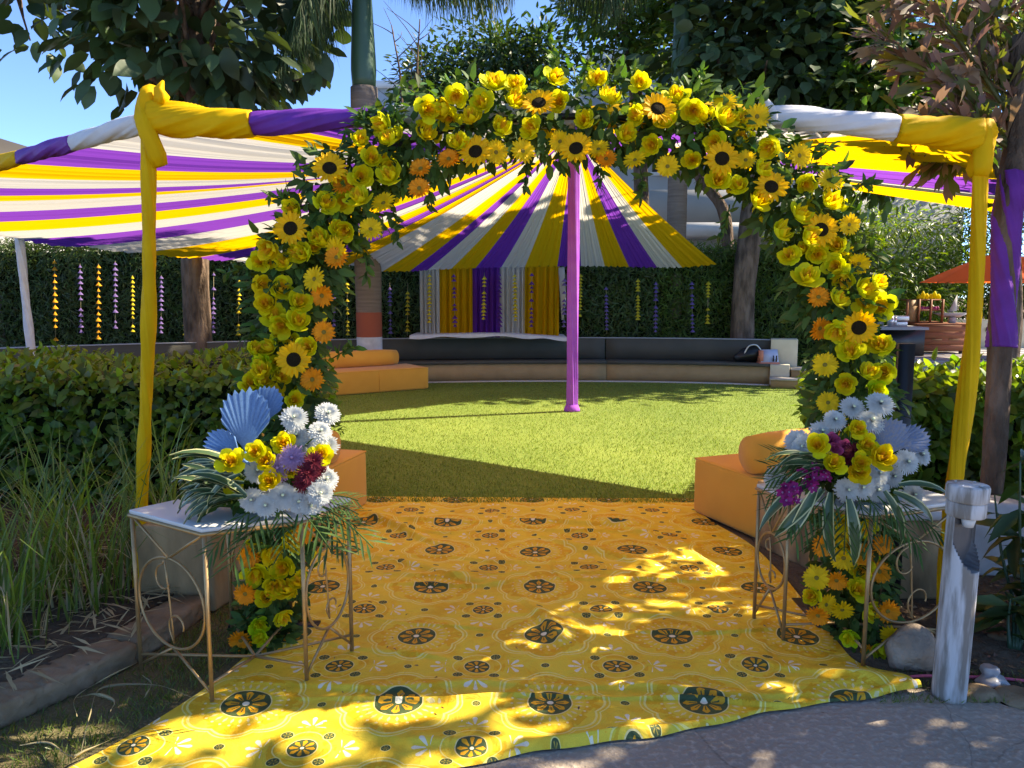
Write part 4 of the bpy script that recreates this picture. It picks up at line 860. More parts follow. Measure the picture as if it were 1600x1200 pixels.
# verge grass
n = 60000; P = np.stack([rng.uniform(-3.2, -1.05, n), 1.7+3.0*rng.random(n), np.full(n, -.004)], 1)
k = (P[:, 0] > np.interp(P[:, 1], [1.6, 2.49, 2.98, 3.45, 4.7], [-2.28, -1.76, -1.50, -1.39, -1.1])) & (P[:, 0] < np.interp(P[:, 1], [1.85, 2.15, 2.44, 2.78, 3.12, 3.5, 5], [-1.62, -1.47, -1.30, -1.16, -1.09, -1.10, -1.14])-.03); P = P[k]; n = len(P); A = ru(n)*.8; A[:, 2] = 1
dens = (np.sin(P[:, 0]*7)*np.sin(P[:, 1]*6+1)+rng.random(n)*1.6) > .25; P, A = P[dens], A[dens]; n = len(P)
V, T = inst(blade(.13, .3), P, frames(P, A, ru(n), rng.uniform(.012, .04, n))); add('verge_grass', mk('verge_grass', V, T, M['vgrass']), label='short patchy grass between the kerb and the carpet', cat='grass', kind='stuff')
# fallen ribbons of dry leaf
for j, (pts, lab) in enumerate((([(125, 1180), (140, 1120), (160, 1075), (240, 1070), (300, 1090)], 'long dry grass ribbon looping on the verge beside the left table'), ([(120, 1120), (118, 1090), (165, 1060), (215, 1035)], 'dry grass ribbon leaning on the kerb below the tall grass'), ([(30, 1165), (75, 1160), (110, 1182), (135, 1172), (175, 1155)], 'dry grass ribbon lying lowest near the bottom left corner'), ([(120, 1090), (150, 1085), (178, 1095), (172, 1112)], 'short curled dry ribbon in the middle of the verge'), ([(222, 1055), (236, 1068), (230, 1082), (224, 1092)], 'small dry curl at the foot of the left table'))):
    c = spline([gnd(x, y, .02+.03*math.sin(i*1.7+j)**2) for i, (x, y) in enumerate(pts)], 30); V = []
    for i, p in enumerate(c):
        ww = .007*math.sin(math.pi*(.08+.9*i/29)); tw2 = i*.16+j; V += [tuple(p+Vector((0, ww*math.cos(tw2), -ww*math.sin(tw2)))), tuple(p-Vector((0, ww*math.cos(tw2), -ww*math.sin(tw2)))), tuple(p+Vector((.002, 0, .0015)))]
    Q = [(3*i+a, 3*i+(a+1) % 3, 3*i+3+(a+1) % 3, 3*i+3+a) for i in range(29) for a in range(3)]; add('dry_ribbon', mk('dry_ribbon', np.array(V), np.array(Q), M['straw']), label=lab, cat='leaf', group='dry leaf ribbons on the verge')
# ---- dark broad plants at right edge
lily = leaf(.34, .06, .45, 1.0, .6)
for j, (x, y, h_, nl, lab) in enumerate(((2.35, 3.30, .85, 46, 'dark long leaved plant rising beside the palm trunk at right edge'), (2.1, 3.05, .35, 16, 'small dark seedling plant in the soil behind the bollard'), (2.95, 3.8, 1.3, 60, 'tall dark glossy plant in front of the purple trunk cloth'), (2.6, 3.0, .6, 30, 'dark leafy plant at the lower right edge above the road'))):
    t = thing('dark_plant', (x, y, 0), lab, 'plant', 'dark plants in the right bed'); P = []; A = []
    for i in range(max(5, nl//5)):
        a = rnd.uniform(0, 6.28); d = Vector((math.cos(a), math.sin(a), 0)); p0 = Vector((x, y, 0))+d*.05; p2 = Vector((x, y, 0))+d*rnd.uniform(.05, .28)+Vector((0, 0, h_*rnd.uniform(.5, 1)))
        st = spline([p0, p0.lerp(p2, .5)+d*.02, p2], 8); V, Fc = tube(st, np.linspace(.010, .004, 8), 6); add('stem', mk('stem', V, Fc, M['shaft']), t)
        for k in range(9): P.append(tuple(st[min(7, 2+k//2+rnd.randint(0, 2))])); b2 = rnd.uniform(0, 6.28); A.append((math.cos(b2), math.sin(b2), rnd.uniform(-.5, .5)))
    P = np.array(P); A = np.array(A); n = len(P); scatter(t, P, A, ru(n)*.5+np.array([0, -.3, 1]), rng.uniform(.10, .22, n), lily, M['l_dark'], n)
# ---- shade trees standing right of the view
for j, (c, rad, tr_, lab, nl, nc) in enumerate((((4.35, 4.1, 2.55), (1.0, 1.45, .9), (5.0, 3.8), 'leafy shade tree standing right of the entrance', 3000, 44), ((4.7, 3.1, 4.3), (1.5, 1.0, 1.1), (5.9, 2.0), 'smaller shade tree beside the road on the right', 560, 26), ((11.5, 16.6, 6.0), (2.0, 1.6, 2.0), (14.0, 16.4), 'tree behind the patio bar on the right', 3000, 60))):
    b = Vector((tr_[0], tr_[1], 0)); tree('shade_tree', lab, [b, b+Vector((0, 0, 1.6)), b+Vector((-.1, 0, c[2]-.6)), Vector(c)], [.17, .15, .11, .07], c, rad, nc, nl, (.24, .36, .42)[j], leaf(.55, .05, .2), M['l_mid'], ((.10, .19), (.14, .26), (.2, .36))[j], 0, group='trees at the right')
# ================================================================ CARPET
Lc = [(-1.12, 5.52), (-1.14, 4.8), (-1.13, 4.1), (-1.10, 3.5), (-1.09, 3.12), (-1.16, 2.78), (-1.30, 2.44), (-1.47, 2.15), (-1.62, 1.85)]
Rc = [(1.36, 5.46), (1.30, 5.0), (1.42, 4.46), (1.44, 4.0), (1.42, 3.55), (1.40, 3.15), (1.405, 2.97), (1.50, 2.86), (1.55, 2.76)]
def path2(P, n): return np.array([tuple(p)[:2] for p in spline([(x, y, 0) for x, y in P], n)])
nv, nu = 330, 230
La, Ra = path2(Lc, nv), path2(Rc, nv); s = np.linspace(0, 1, nu)[None, :, None]
XY = La[:, None]*(1-s) + Ra[:, None]*s
fx = s[..., 0]; t_ = np.linspace(0, 1, nv)[:, None]
sagf = .20*np.clip((t_-.82)/.18, 0, 1)**2*np.sin(np.pi*fx)                    # front hem bows outwards
XY[..., 1] += .0*sagf
Xc, Yc = XY[..., 0], XY[..., 1]
Z = np.full(Xc.shape, .012)
def fold(x0, y0, x1, y1, h, wd, skew=.5, wav=.03):
    d = np.array([x1-x0, y1-y0]); L = np.hypot(*d); d /= L; nn = np.array([-d[1], d[0]])
    a = (Xc-x0)*d[0]+(Yc-y0)*d[1]; q = (Xc-x0)*nn[0]+(Yc-y0)*nn[1] + wav*np.sin(a*4.1+x0)+wav*.4*np.sin(a*9.7)
    env = np.clip(a/L*5, 0, 1)*np.clip((L-a)/L*5, 0, 1)
    w2 = np.where(q < 0, wd*skew, wd*1.6)
    return 1.05*h*env*np.exp(-(q/w2)**2)*(1+.35*np.sin(a*6+y0))
for f in ((-1.25, 2.80, 1.5, 2.70, .013, .03), (-1.1, 3.95, 1.4, 3.90, .010, .03), (-.2, 3.45, 1.4, 3.40, .011, .03), (-1.1, 4.95, 1.3, 4.75, .02, .035), (-1.05, 5.1, -.3, 4.3, .03, .04), (.2, 4.6, .9, 3.9, .022, .05), (.0, 3.9, .25, 3.0, .020, .04), (-.9, 4.3, .1, 3.7, .015, .04), (.4, 5.2, 1.2, 4.1, .018, .06), (-.6, 2.45, .9, 2.35, .018, .04), (-.9, 3.15, -.2, 3.0, .012, .03), (.9, 3.05, 1.45, 2.75, .02, .05), (-1.0, 3.78, 1.4, 3.86, .013, .011), (-1.1, 2.70, 1.4, 2.64, .014, .010), (.1, 3.28, 1.4, 3.20, .010, .010), (-1.1, 4.7, 1.3, 4.62, .014, .013), (-.8, 4.25, .6, 4.05, .010, .012), (.25, 4.5, .2, 2.9, .009, .014), (-.2, 5.3, .5, 4.0, .012, .018), (-.75, 3.4, .0, 3.25, .009, .012)): Z += fold(*f)
Z += .006*np.sin(Xc*5.1+Yc*2.3)*np.sin(Yc*6.3-Xc) + .003*np.sin(Xc*3+Yc*17+2*np.sin(Xc*4))*np.sin(Xc*2.1+1)**2 + .0025*np.sin(Xc*13+1)*np.sin(Yc*11+Xc*3)
edge = np.minimum(np.minimum(fx*nu, (1-fx)*nu)/6, np.minimum(t_*nv, (1-t_)*nv)/6).clip(0, 1); Z = .008+(Z-.008)*edge
# the loose near right corner is lifted by a raised hem
Yc += .014*np.sin(Xc*7+1)*np.clip((t_-.9)/.1, 0, 1)**2 + .006*np.sin(Xc*23)*np.clip((t_-.95)/.05, 0, 1)**2
Z += .016*np.clip((t_-.965)/.02, 0, 1)*np.clip((1-t_)/.008, 0, 1)*(.6+.4*np.sin(Xc*5))
Z += .03*np.exp(-((Xc-1.42)/.25)**2-((Yc-2.80)/.07)**2)
idx = np.arange(nv*nu).reshape(nv, nu); Q = np.stack([idx[:-1, :-1], idx[1:, :-1], idx[1:, 1:], idx[:-1, 1:]], -1).reshape(-1, 4)
add('carpet', mk('carpet', np.stack([Xc, Yc, Z], -1).reshape(-1, 3), Q, M['carpet']), label='wrinkled yellow carpet printed with green and orange medallions', cat='carpet')

# ================================================================ FLOWER MESHES (face +Z, unit radius)
def petal_grid(fn, ns=5, ntt=5):
    V = []; 
    for j in range(ntt):
        for i in range(ns): V.append(fn(i/(ns-1)*2-1, j/(ntt-1)))
    return np.array(V, np.float32), np.array([(j*ns+i, j*ns+i+1, (j+1)*ns+i+1, (j+1)*ns+i) for j in range(ntt-1) for i in range(ns-1)], np.int32)
def cup(phi, R_, H, ha, r0=.05, curl=.0, jit=0., seed=0):
    rr = random.Random(seed); cu = curl+rr.uniform(-.06, .06); hh = H*(1+rr.uniform(-jit, jit)); RR = R_*(1+rr.uniform(-jit, jit))
    def f(s, t):
        wv = math.sin(math.pi*min(1, .22+.68*t)); top = 1-.16*s*s*t*t
        r = r0+(RR-r0)*math.sin(t*math.pi/2*.97)**.75 + cu*t**3 + .02*math.sin(5*s+phi)*t
        th = phi + s*ha*wv
        return (r*math.cos(th), r*math.sin(th), hh*t**1.35*top - abs(cu)*.5*t**4 + .03*math.sin(4*s+phi*3)*t)
    return petal_grid(f)
def rose(seed, openness=1.0, mo='ro', mi_='ri', mc='rc'):
    rr = random.Random(seed); o = []; h = []
    for k in range(5): o.append(cup(k*1.2566+rr.uniform(-.2, .2), .90*openness, .78, .70, .05, .06, .2, seed*50+k))
    for k in range(3): o.append(cup(k*2.094+.5+rr.uniform(-.2, .2), .80, 1.0, .78, .05, .0, .16, seed*50+9+k))
    for k in range(5): h.append(cup(k*1.2566+.6+rr.uniform(-.2, .2), .66, 1.15, .74, .04, -.06, .14, seed*50+20+k))
    for k in range(4): h.append(cup(k*1.57+.2, .46, 1.18, .80, .03, -.05, .12, seed*50+30+k))
    c = [cup(k*2.09+.9, .28, 1.15, 1.0, .02, -.02, .1, seed*50+40+k) for k in range(3)] + [cup(k*3.14, .14, 1.1, 1.3, .01, 0, .1, seed*50+45+k) for k in range(2)]
    Vo, Fo = merge(o); Vh, Fh = merge(h); Vc, Fc_ = merge(c); n_ = len(Fh[0])
    V, Fc2 = merge([(Vh, Fh), (Vc, Fc_)])
    return mk('rose', Vo, Fo, M[mo]), mk('heart', V, Fc2, [M[mi_], M[mc]], mi=[0]*n_+[1]*len(Fc_[0]))
def ray(phi, r0, r1, wd, lift, tipz, seed=0):
    rr = random.Random(seed); b = rr.uniform(-.08, .08); l = r1*(1+rr.uniform(-.1, .08)); tz = tipz+rr.uniform(-.07, .07)
    V = []
    for t in (0, .3, .65, .9, 1):
        r = r0+(l-r0)*t; ww = wd*(.45, .95, 1, .6, .05)[(0, .3, .65, .9, 1).index(t)]
        z = lift*math.sin(math.pi*t*.7)+tz*t*t
        for s in (-1, 0, 1): V.append((r*math.cos(phi+b*t)-s*ww*math.sin(phi), r*math.sin(phi+b*t)+s*ww*math.cos(phi), z+(.025 if s else -.01)))
    return np.array(V, np.float32), np.array([(j*3+i, (j+1)*3+i, (j+1)*3+i+1, j*3+i+1) for j in range(4) for i in range(2)], np.int32)
def dome(r, h, n=18, m=5, z=0):
    V = [(0, 0, z+h)]
    for j in range(1, m+1):
        a = j/m*math.pi/2
        for k in range(n): V.append((r*math.sin(a)*math.cos(2*math.pi*k/n), r*math.sin(a)*math.sin(2*math.pi*k/n), z+h*math.cos(a)))
    return np.array(V, np.float32), [np.array([(0, 1+k, 1+(k+1) % n) for k in range(n)], np.int32), np.array([(1+j*n+k, 1+(j+1)*n+k, 1+(j+1)*n+(k+1) % n, 1+j*n+(k+1) % n) for j in range(m-1) for k in range(n)], np.int32)]
def daisy(name, mp, md, n_, r0, wd, dr, dh, seed, layers=2, tipz=-.02):
    V, Fc = merge([ray(2*math.pi*(k+.5*l)/n_, r0*.8, 1-.10*l, wd, .05+.07*l, tipz+.08*l, seed*100+l*40+k) for l in range(layers) for k in range(n_)])
    a = mk(name, V, Fc, mp); V, Fc = dome(dr, dh); return a, mk('disc', V, Fc, md)
def mum(name, mp, seed, npet=190, mc='mumc'):
    rr = random.Random(seed); L_ = []
    for k in range(npet):
        q = (k+.5)/npet; el = math.radians(-20+105*q); az = k*2.39996; Ln = (1.0-.48*q)*rr.uniform(.88, 1.1); wd = .055
        d = Vector((math.cos(az)*math.cos(el), math.sin(az)*math.cos(el), math.sin(el))); sd_ = Vector((-math.sin(az), math.cos(az), 0)); up = d.cross(sd_)*-1
        V = []
        for t, ww in ((.12, .5), (.55, 1), (.9, .9), (1.0, .2)):
            c = d*Ln*t - up*(-.12*Ln*t*t*(1 if q > .25 else -.6)); c.z = c.z*.62+.05
            V += [tuple(c-sd_*wd*ww), tuple(c+sd_*wd*ww)]
        L_.append((np.array(V), np.array([(2*i, 2*i+1, 2*i+3, 2*i+2) for i in range(3)])))
    V, Fc = merge(L_); a = mk(name, V, Fc, mp); V, Fc = dome(.10, .07, 10, 3, .42); return a, mk('heart', V, Fc, M[mc])
ROSES = [rose(i, 1+.08*(i % 3)) for i in range(5)]; GROSE = rose(21, 1.05, 'rg', 'ro', 'ri'); PROSE = rose(31, .95, 'pink', 'pink', 'pink')
WARM = rose(41, 1.0, 'ri', 'ri', 'rc')
SUNF = [daisy('sunflower', M['sun'], M['disc'], 17, .42, .105, .42, .13, i, 2) for i in range(3)]
GERY = [daisy('gerbera', M['gery'], M['gerc'], 17, .2, .11, .17, .08, 11+i, 2) for i in range(2)]; GERO = [daisy('gerbera', M['gero'], M['gerc'], 19, .2, .10, .19, .08, 15+i, 3) for i in range(2)]
MUM = [mum('chrysanthemum', M['mum'], i) for i in range(3)]; AST = mum('aster', M['mauve'], 9, 110, 'mauve')
CARN = mum('carnation', M['red'], 12, 90, 'red')
def flower(parent, name, pair, pos, face, r, spin=None):
    z = Vector(face).normalized(); x = z.cross(Vector((0, 0, 1))); x = Vector((1, 0, 0)) if x.length < .05 else x.normalized(); y = z.cross(x)
    sp_ = rnd.uniform(0, 6.28) if spin is None else spin; x, y = x*math.cos(sp_)+y*math.sin(sp_), y*math.cos(sp_)-x*math.sin(sp_)
    X = Matrix([[x[i]*r, y[i]*r, z[i]*r, pos[i]-parent.location[i]] for i in range(3)]+[[0, 0, 0, 1]])
    o = add(name, pair[0], parent, local=X); add(pair[1].name.split('.')[0], pair[1], o, local=Matrix.Identity(4)); return o

# ================================================================ FLORAL ARCH
AD = 3.36
arch_px = [(418, 1005), (428, 930), (440, 850), (450, 760), (452, 680), (450, 600), (448, 530), (455, 460), (470, 400), (505, 340), (550, 285), (605, 235), (680, 205), (770, 188), (890, 180), (1000, 184), (1090, 200), (1160, 230), (1215, 275), (1258, 330), (1288, 390), (1310, 450), (1322, 520), (1332, 600), (1336, 700), (1335, 800), (1335, 900), (1345, 1000)]
arc = spline([at(x, y, AD) for x, y in arch_px], 140)
ar = thing('floral_arch', (arc[0].x*.5+arc[-1].x*.5, arc[0].y, 0), 'flower covered entrance arch of yellow roses, sunflowers and gerberas', 'arch')
bar_ = [p+Vector((0, .02, 0)) for p in arc[3:-3]]; V, Fc = tube(bar_, .016, 8); add('frame_hoop', mk('frame_hoop', V, Fc, M['black']), ar)
q0 = at(1400, 840, 3.55); V, Fc = box(q0.x-.035, q0.x+.035, q0.y, q0.y+.03, 0, at(1400, 535, 3.55).z); add('frame_post', mk('frame_post', V, Fc, M['black'], False), ar)
for xx in (arc[0], arc[-1]):
    V, Fc = box(xx.x-.20, xx.x+.20, 3.28, 3.34, .002, .02) if xx.x < 0 else box(xx.x-.16, xx.x+.14, 3.28, 3.6, .006, .02); add('foot_plate', mk('foot_plate', V, Fc, M['black'], False), ar)
# leaves spread round the hoop, thinner on the inside
def arch_leaves(n, rad, m, sc, n_ind, base, tip=(0, 0, 0)):
    s = rng.random(n)*(len(arc)-1); i = s.astype(int); f = (s-i)[:, None]; C = np.array([tuple(p) for p in arc]); c = C[i]*(1-f)+C[np.minimum(i+1, len(arc)-1)]*f
    tang = C[np.minimum(i+1, len(arc)-1)]-C[i]; tang /= np.linalg.norm(tang, axis=1, keepdims=True)+1e-9
    nrm = np.stack([-tang[:, 2], np.zeros(n), tang[:, 0]], 1)
    th = rng.uniform(0, 2*np.pi, n); rr = rad*np.sqrt(rng.random(n))*(1+.25*np.sin(s*.9)*np.sin(s*.37+1))
    wid = np.interp(s/(len(arc)-1), [0, .06, .15, .3, .5, .72, .88, .95, 1], [.55, .72, .75, 1, 1, 1, .85, .8, .75])
    off = nrm*(np.cos(th)*rr*wid)[:, None] + np.array([0, 1, 0])*(np.sin(th)*rr*.75)[:, None]
    P = c+off; A = off/rad*1.0 + ru(n)*.7 + np.array([0, -.2, -.25])+np.array(tip); U = off/rad + ru(n)*.6 + np.array([0, -.5, .5])
    P[:, 2] = np.maximum(P[:, 2], .03)
    scatter(ar, P, A, U, rng.uniform(*sc, n), base, m, n_ind)
arch_leaves(7600, .188, M['l_arch'], (.045, .085), 220, leaf(.50, .05, .25))
arch_leaves(800, .215, M['l_archl'], (.04, .075), 80, leaf(.45, .05, .25))
# twigs that stick out of the outline
for (x, y, dx, dz) in ((860, 130, 0, .16), (905, 130, .03, .08), (720, 165, -.06, .10), (980, 140, .02, .08), (1075, 150, .05, .1), (600, 210, -.1, .06), (1300, 300, .16, .03), (1240, 250, .14, .05), (470, 330, -.12, .06), (400, 420, -.12, -.02), (1370, 430, .1, .06), (520, 560, .1, .05), (820, 240, 0, -.14), (930, 250, .02, -.12), (660, 270, .03, -.14), (1000, 265, 0, -.12), (610, 320, .03, -.16), (1140, 320, -.05, -.14), (560, 380, .04, -.14)):
    p = at(x, y, AD); e = p+Vector((dx, -.03, dz)); st = spline([p, p.lerp(e, .5)+Vector((.01, 0, .01)), e], 9); V, Fc = tube(st, .003, 5); add('sprig_stem', mk('sprig_stem', V, Fc, M['l_archl']), ar)
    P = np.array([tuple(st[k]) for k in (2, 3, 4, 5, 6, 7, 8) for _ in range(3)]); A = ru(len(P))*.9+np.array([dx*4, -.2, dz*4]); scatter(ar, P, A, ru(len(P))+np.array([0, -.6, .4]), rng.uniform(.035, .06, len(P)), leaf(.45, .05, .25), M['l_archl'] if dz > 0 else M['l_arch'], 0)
ROSEP = [(773,136),(808,138),(802,165),(714,148),(756,165),(864,127),(875,161),(932,129),(950,161),(999,134),(1056,157),(665,172),(698,176),(738,190),(780,204),(835,204),(916,192),(999,184),(1043,196),(975,216),(1021,227),(603,196),(612,223),(663,213),(559,224),(579,250),(564,278),(612,281),(563,316),(542,359),(716,228),
 (1083,172),(1099,189),(1128,192),(1156,194),(1207,228),(1119,223),(1082,251),(1121,285),(1155,294),(1185,270),(1257,287),(1180,317),(1293,322),(1244,339),(1214,368),(1257,373),(1311,386),(1236,403),(1276,397),
 (1259,439),(1318,432),(1308,416),(1306,473),(1343,456),(1366,444),(1354,478),(1376,480),(1310,514),(1357,537),(1379,544),(1329,554),(1355,587),(1384,582),(1323,599),
 (1351,817),(1330,855),(1345,891),(1337,924),(1353,952),(1272,932),(1301,815),
 (425,385),(449,415),(478,399),(503,383),(407,444),(437,452),(417,476),(466,476),(429,500),(442,508),(466,506),(427,546),(397,550),(484,544),(410,584),(437,591),(392,604),(410,599),(427,615),(459,626),(505,322),(500,375),(530,361),(472,395),(461,330),
 (408,853),(452,836),(399,891),(445,886),(429,909),(414,934),(454,924),(473,911),(439,959),(424,859),(462,845)]
GREENP = [(1367,610),(403,975),(412,993),(1328,991),(1374,1008),(410,570)]
SUNP = [(842,161),(1028,170),(743,237),(900,232),(1128,248),(1205,292),(1283,359),(1342,512),(454,357),(515,263),(459,562)]
GYP = [(775,238),(817,236),(875,221),(935,233),(992,250),(1043,260),(579,358),(599,317),(1132,162),(1183,182),(1165,250),(1249,243),(1327,351),(1296,282),(1289,570),(1294,629),(1342,412),(1316,838),(1318,872),(1276,903),(1291,945),(1316,953),(1395,995),(491,436),(526,390)]
GOP = [(701,248),(657,263),(655,294),(947,248),(1279,464),(1281,513),(1286,853),(1307,907),(1378,851),(1374,893),(1387,955),(1347,866),(1360,1024),(1278,962),(526,402),(503,462),(506,519),(488,593),(389,870),(383,928),(376,1001),(475,832),(537,290)]
ctr_x, ctr_z = .25, 1.1
def face_for(p, j=.45):
    o = Vector((p.x-ctr_x, 0, p.z-ctr_z)); o = o.normalized() if p.z > 1.3 else Vector((o.x*.3, 0, .1))
    return Vector((0, -1, .12))+o*.30+Vector((rnd.uniform(-j, j), 0, rnd.uniform(-j, j)))+Vector((-p.x*.25, 0, 0))
def place(L_, name, pool, r0, r1, dep, j):
    for (x, y) in L_:
        p = at(x, y, AD-dep-rnd.uniform(0, .05)); flower(ar, name, rnd.choice(pool), p, face_for(p, j), rnd.uniform(r0, r1))
place(ROSEP, 'rose', ROSES+ROSES+[WARM], .044, .057, .13, .95); place(GREENP, 'rose', [GROSE], .042, .05, .13, .6)
place(SUNP, 'sunflower', SUNF, .071, .078, .18, .25); place(GYP, 'gerbera', GERY, .047, .058, .14, .6); place(GOP, 'gerbera', GERO, .047, .055, .14, .5)
for k in range(34):                      # smaller blooms tucked between the listed ones
    i = rnd.choice([rnd.randint(6, 62), rnd.randint(78, 134)]); q = arc[i]; p = q+Vector((rnd.uniform(-.12, .12), -.11, rnd.uniform(-.06, .06)))
    flower(ar, 'rose', rnd.choice(ROSES), p, face_for(p, 1.0), rnd.uniform(.036, .047))
# some blooms on the side away from the lens
for k in range(40):
    p = arc[rnd.randint(4, 135)]; flower(ar, 'rose', rnd.choice(ROSES), p+Vector((rnd.uniform(-.1, .1), .13, rnd.uniform(-.08, .08))), (rnd.uniform(-.4, .4), 1, .2), .056)

# ================================================================ TABLES
def table(label, legs, zt, topz_poly, hub):
    t = thing('plant_table', (hub[0], hub[1], 0), label, 'table', 'gold metal tables with scroll panels')
    H = Vector((hub[0], hub[1], .08))
    for (x, y) in legs:
        V, Fc = tube([(x, y, .012), (x, y, zt)], .0085, 8); add('leg', mk('leg', V, Fc, M['gold']), t)
        V, Fc = tube([Vector((x, y, .08)), H], .006, 8); add('stretcher', mk('stretcher', V, Fc, M['gold']), t)
    for k in range(0, len(legs), 2):
        a, b = Vector((*legs[k], 0)), Vector((*legs[k+1], 0)); u = (b-a); wd = u.length; u.normalize(); up = Vector((0, 0, 1)); c = (a+b)/2+up*(zt*.52); r = wd*.46; ry = min(zt*.27, r*1.25)
        E_ = lambda x, z: c+u*x+up*z
        V, Fc = tube([E_(r*math.cos(q), ry*math.sin(q)) for q in np.linspace(0, 2*math.pi, 41)], .0055, 7, False); add('ring', mk('ring', V, Fc, M['gold']), t)
        for sx in (-1, 1):
            for sz in (-1, 1):
                V, Fc = tube([E_(0, sz*ry), E_(sx*wd/2, (zt*.47 if sz > 0 else -zt*.46))], .0055, 7); add('brace', mk('brace', V, Fc, M['gold']), t)
        pts = []
        for q in np.linspace(0, 1, 60):
            if q < .35: th = 4.6*(1-q/.35); rr = r*.16*(1+.9*(q/.35)); pts.append(E_(-r*.18+rr*math.cos(th+1.2), ry*.50+rr*math.sin(th+1.2)))
            elif q > .65: th = 4.6*((q-.65)/.35); rr = r*.16*(1.9-.9*((q-.65)/.35)); pts.append(E_(r*.18-rr*math.cos(-th+1.2), -ry*.50-rr*math.sin(-th+1.2)))
        V, Fc = tube(spline(pts, 90), .004, 6); add('scroll', mk('scroll', V, Fc, M['gold']), t)
    V, Fc = prism(topz_poly, zt, zt+.016); add('table_top', bev('table_top', V, Fc, M['top'], .004), t)
    n_ = len(topz_poly)
    V, Fc = tube([Vector((*topz_poly[i % n_], zt-.006)) for i in range(n_+1)], .008, 6, False); add('rim', mk('rim', V, Fc, M['gold']), t)
def ccw(P):
    a = sum(P[i][0]*P[(i+1) % len(P)][1]-P[(i+1) % len(P)][0]*P[i][1] for i in range(len(P))); return P if a > 0 else P[::-1]
def out(P, h, d=.012): return [(x+(x-h[0])/math.hypot(x-h[0], y-h[1])*d, y+(y-h[1])/math.hypot(x-h[0], y-h[1])*d) for x, y in P]
LL = [(-1.47, 2.89), (-1.10, 2.66), (-.79, 2.80), (-.67, 3.06), (-.98, 3.26), (-1.22, 3.20)]
table('gold metal table with scroll panels and white top on the left carpet edge', LL, .65, ccw(out(LL, (-1.01, 2.87))), (-1.01, 2.87))
RL = [(1.11, 3.37), (1.17, 3.16), (1.41, 2.93), (1.86, 3.10), (1.72, 3.45), (1.40, 3.48)]
RL = RL[0:2]+RL[2:4]+RL[4:6]
table('gold metal table with scroll panels and white top beside the white bollard', RL, .63, ccw(out(RL, (1.42, 3.18))), (1.42, 3.18))

# ================================================================ FLOWER ARRANGEMENTS
def longleaf(n_=7, wd=.16, droop=.5):
    V = []; uv = []
    for i in range(n_):
        t = i/(n_-1); ww = wd*math.sin(math.pi*min(1, .12+.86*t))**.8*.5+.002; z = .15*t-droop*t*t
        for s in (-1, -.5, 0, .5, 1): V.append((t*(1-.15*t*t), s*ww, z+abs(s)*.035)); uv.append((t, abs(s)))
    return np.array(V, np.float32), np.array([(i*5+k, (i+1)*5+k, (i+1)*5+k+1, i*5+k+1) for i in range(n_-1) for k in range(4)], np.int32), np.array(uv)
VL = longleaf(); VLm = mk('variegated_leaf', VL[0], VL[1], M['vari'], uv=VL[2])
def fanmesh(m, n_=12, spread=1.35, L=1.0):
    V = [(0, 0, 0)]; 
    for j in (.45, 1.0):
        for i in range(2*n_+1):
            a = -spread/2+spread*i/(2*n_); ll = L*j*(1-.42*(abs(a)/(spread/2))**2)*(1+(.03 if i % 2 else -.04)*(j > .9)+rnd.uniform(-.03, .03)*(j > .9)); V.append((ll*math.sin(a), ll*math.cos(a), (.05 if i % 2 else -.05)*j))
    k = 2*n_+1; T = [(0, 1+i, 2+i) for i in range(k-1)]; Q = [(1+i, 1+k+i, 2+k+i, 2+i) for i in range(k-1)]
    V = np.array(V, np.float32); b = V-np.array([0, 0, .012], np.float32); nv_ = len(V)
    T2 = [(nv_+c, nv_+b_, nv_+a) for a, b_, c in T]; Q2 = [(nv_+d, nv_+c, nv_+b_, nv_+a) for a, b_, c, d in Q]
    return mk('palm_fan', np.concatenate([V, b]), [np.array(T+T2), np.array(Q+Q2)], m, False)
FANB, FANF = fanmesh(M['blue']), fanmesh(M['fadeb'], 12, 1.5)
def fan(t, me, pos, updir, facing, sc):
    y = Vector(updir).normalized(); z = Vector(facing); z = (z-y*z.dot(y)).normalized(); x = y.cross(z)
    add('palm_fan', me, t, local=Matrix([[x[i]*sc, y[i]*sc, z[i]*sc, pos[i]-t.location[i]] for i in range(3)]+[[0, 0, 0, 1]]))
    o = Vector(pos); V, Fc = tube([o, o-y*sc*.35], .006, 6); add('fan_stalk', mk('fan_stalk', V, Fc, M['blue']), t)
def vleaf(t, pos, d, sc):
    x = Vector(d).normalized(); z = Vector((0, 0, 1))+Vector((rnd.uniform(-.4, .4), -.5+rnd.uniform(-.4, .4), 0)); z = (z-x*z.dot(x)).normalized(); y = z.cross(x)
    add('variegated_leaf', VLm, t, local=Matrix([[x[i]*sc, y[i]*sc, z[i]*sc, pos[i]-t.location[i]] for i in range(3)]+[[0, 0, 0, 1]]))
def palmspray(t, pos, d, L, m='l_arch', n_=16):
    p = Vector(pos); d = Vector(d).normalized(); pts = [p+d*L*s+Vector((0, 0, -.25*L*s*s)) for s in np.linspace(0, 1, 9)]; parts = [tube(pts, .0025, 5, False)]
    side = d.cross(Vector((0, -.4, 1))).normalized(); P = []; A = []
    for i in range(n_):
        s = .15+.85*i/n_; q = pts[min(8, int(s*8))]
        for k in (-1, 1): P.append(tuple(q)); A.append(tuple(d*.8+side*k*.8+Vector((0, 0, -.15))))
    P, A = np.array(P), np.array(A); parts.append(inst(blade(.09, .2), P, frames(P, A, ru(len(P))*.3+np.array([0, -.5, 1]), np.full(len(P), L*.48))))
    V, Fc = merge(parts); add('palm_spray', mk('palm_spray', V, Fc, M[m]), t)
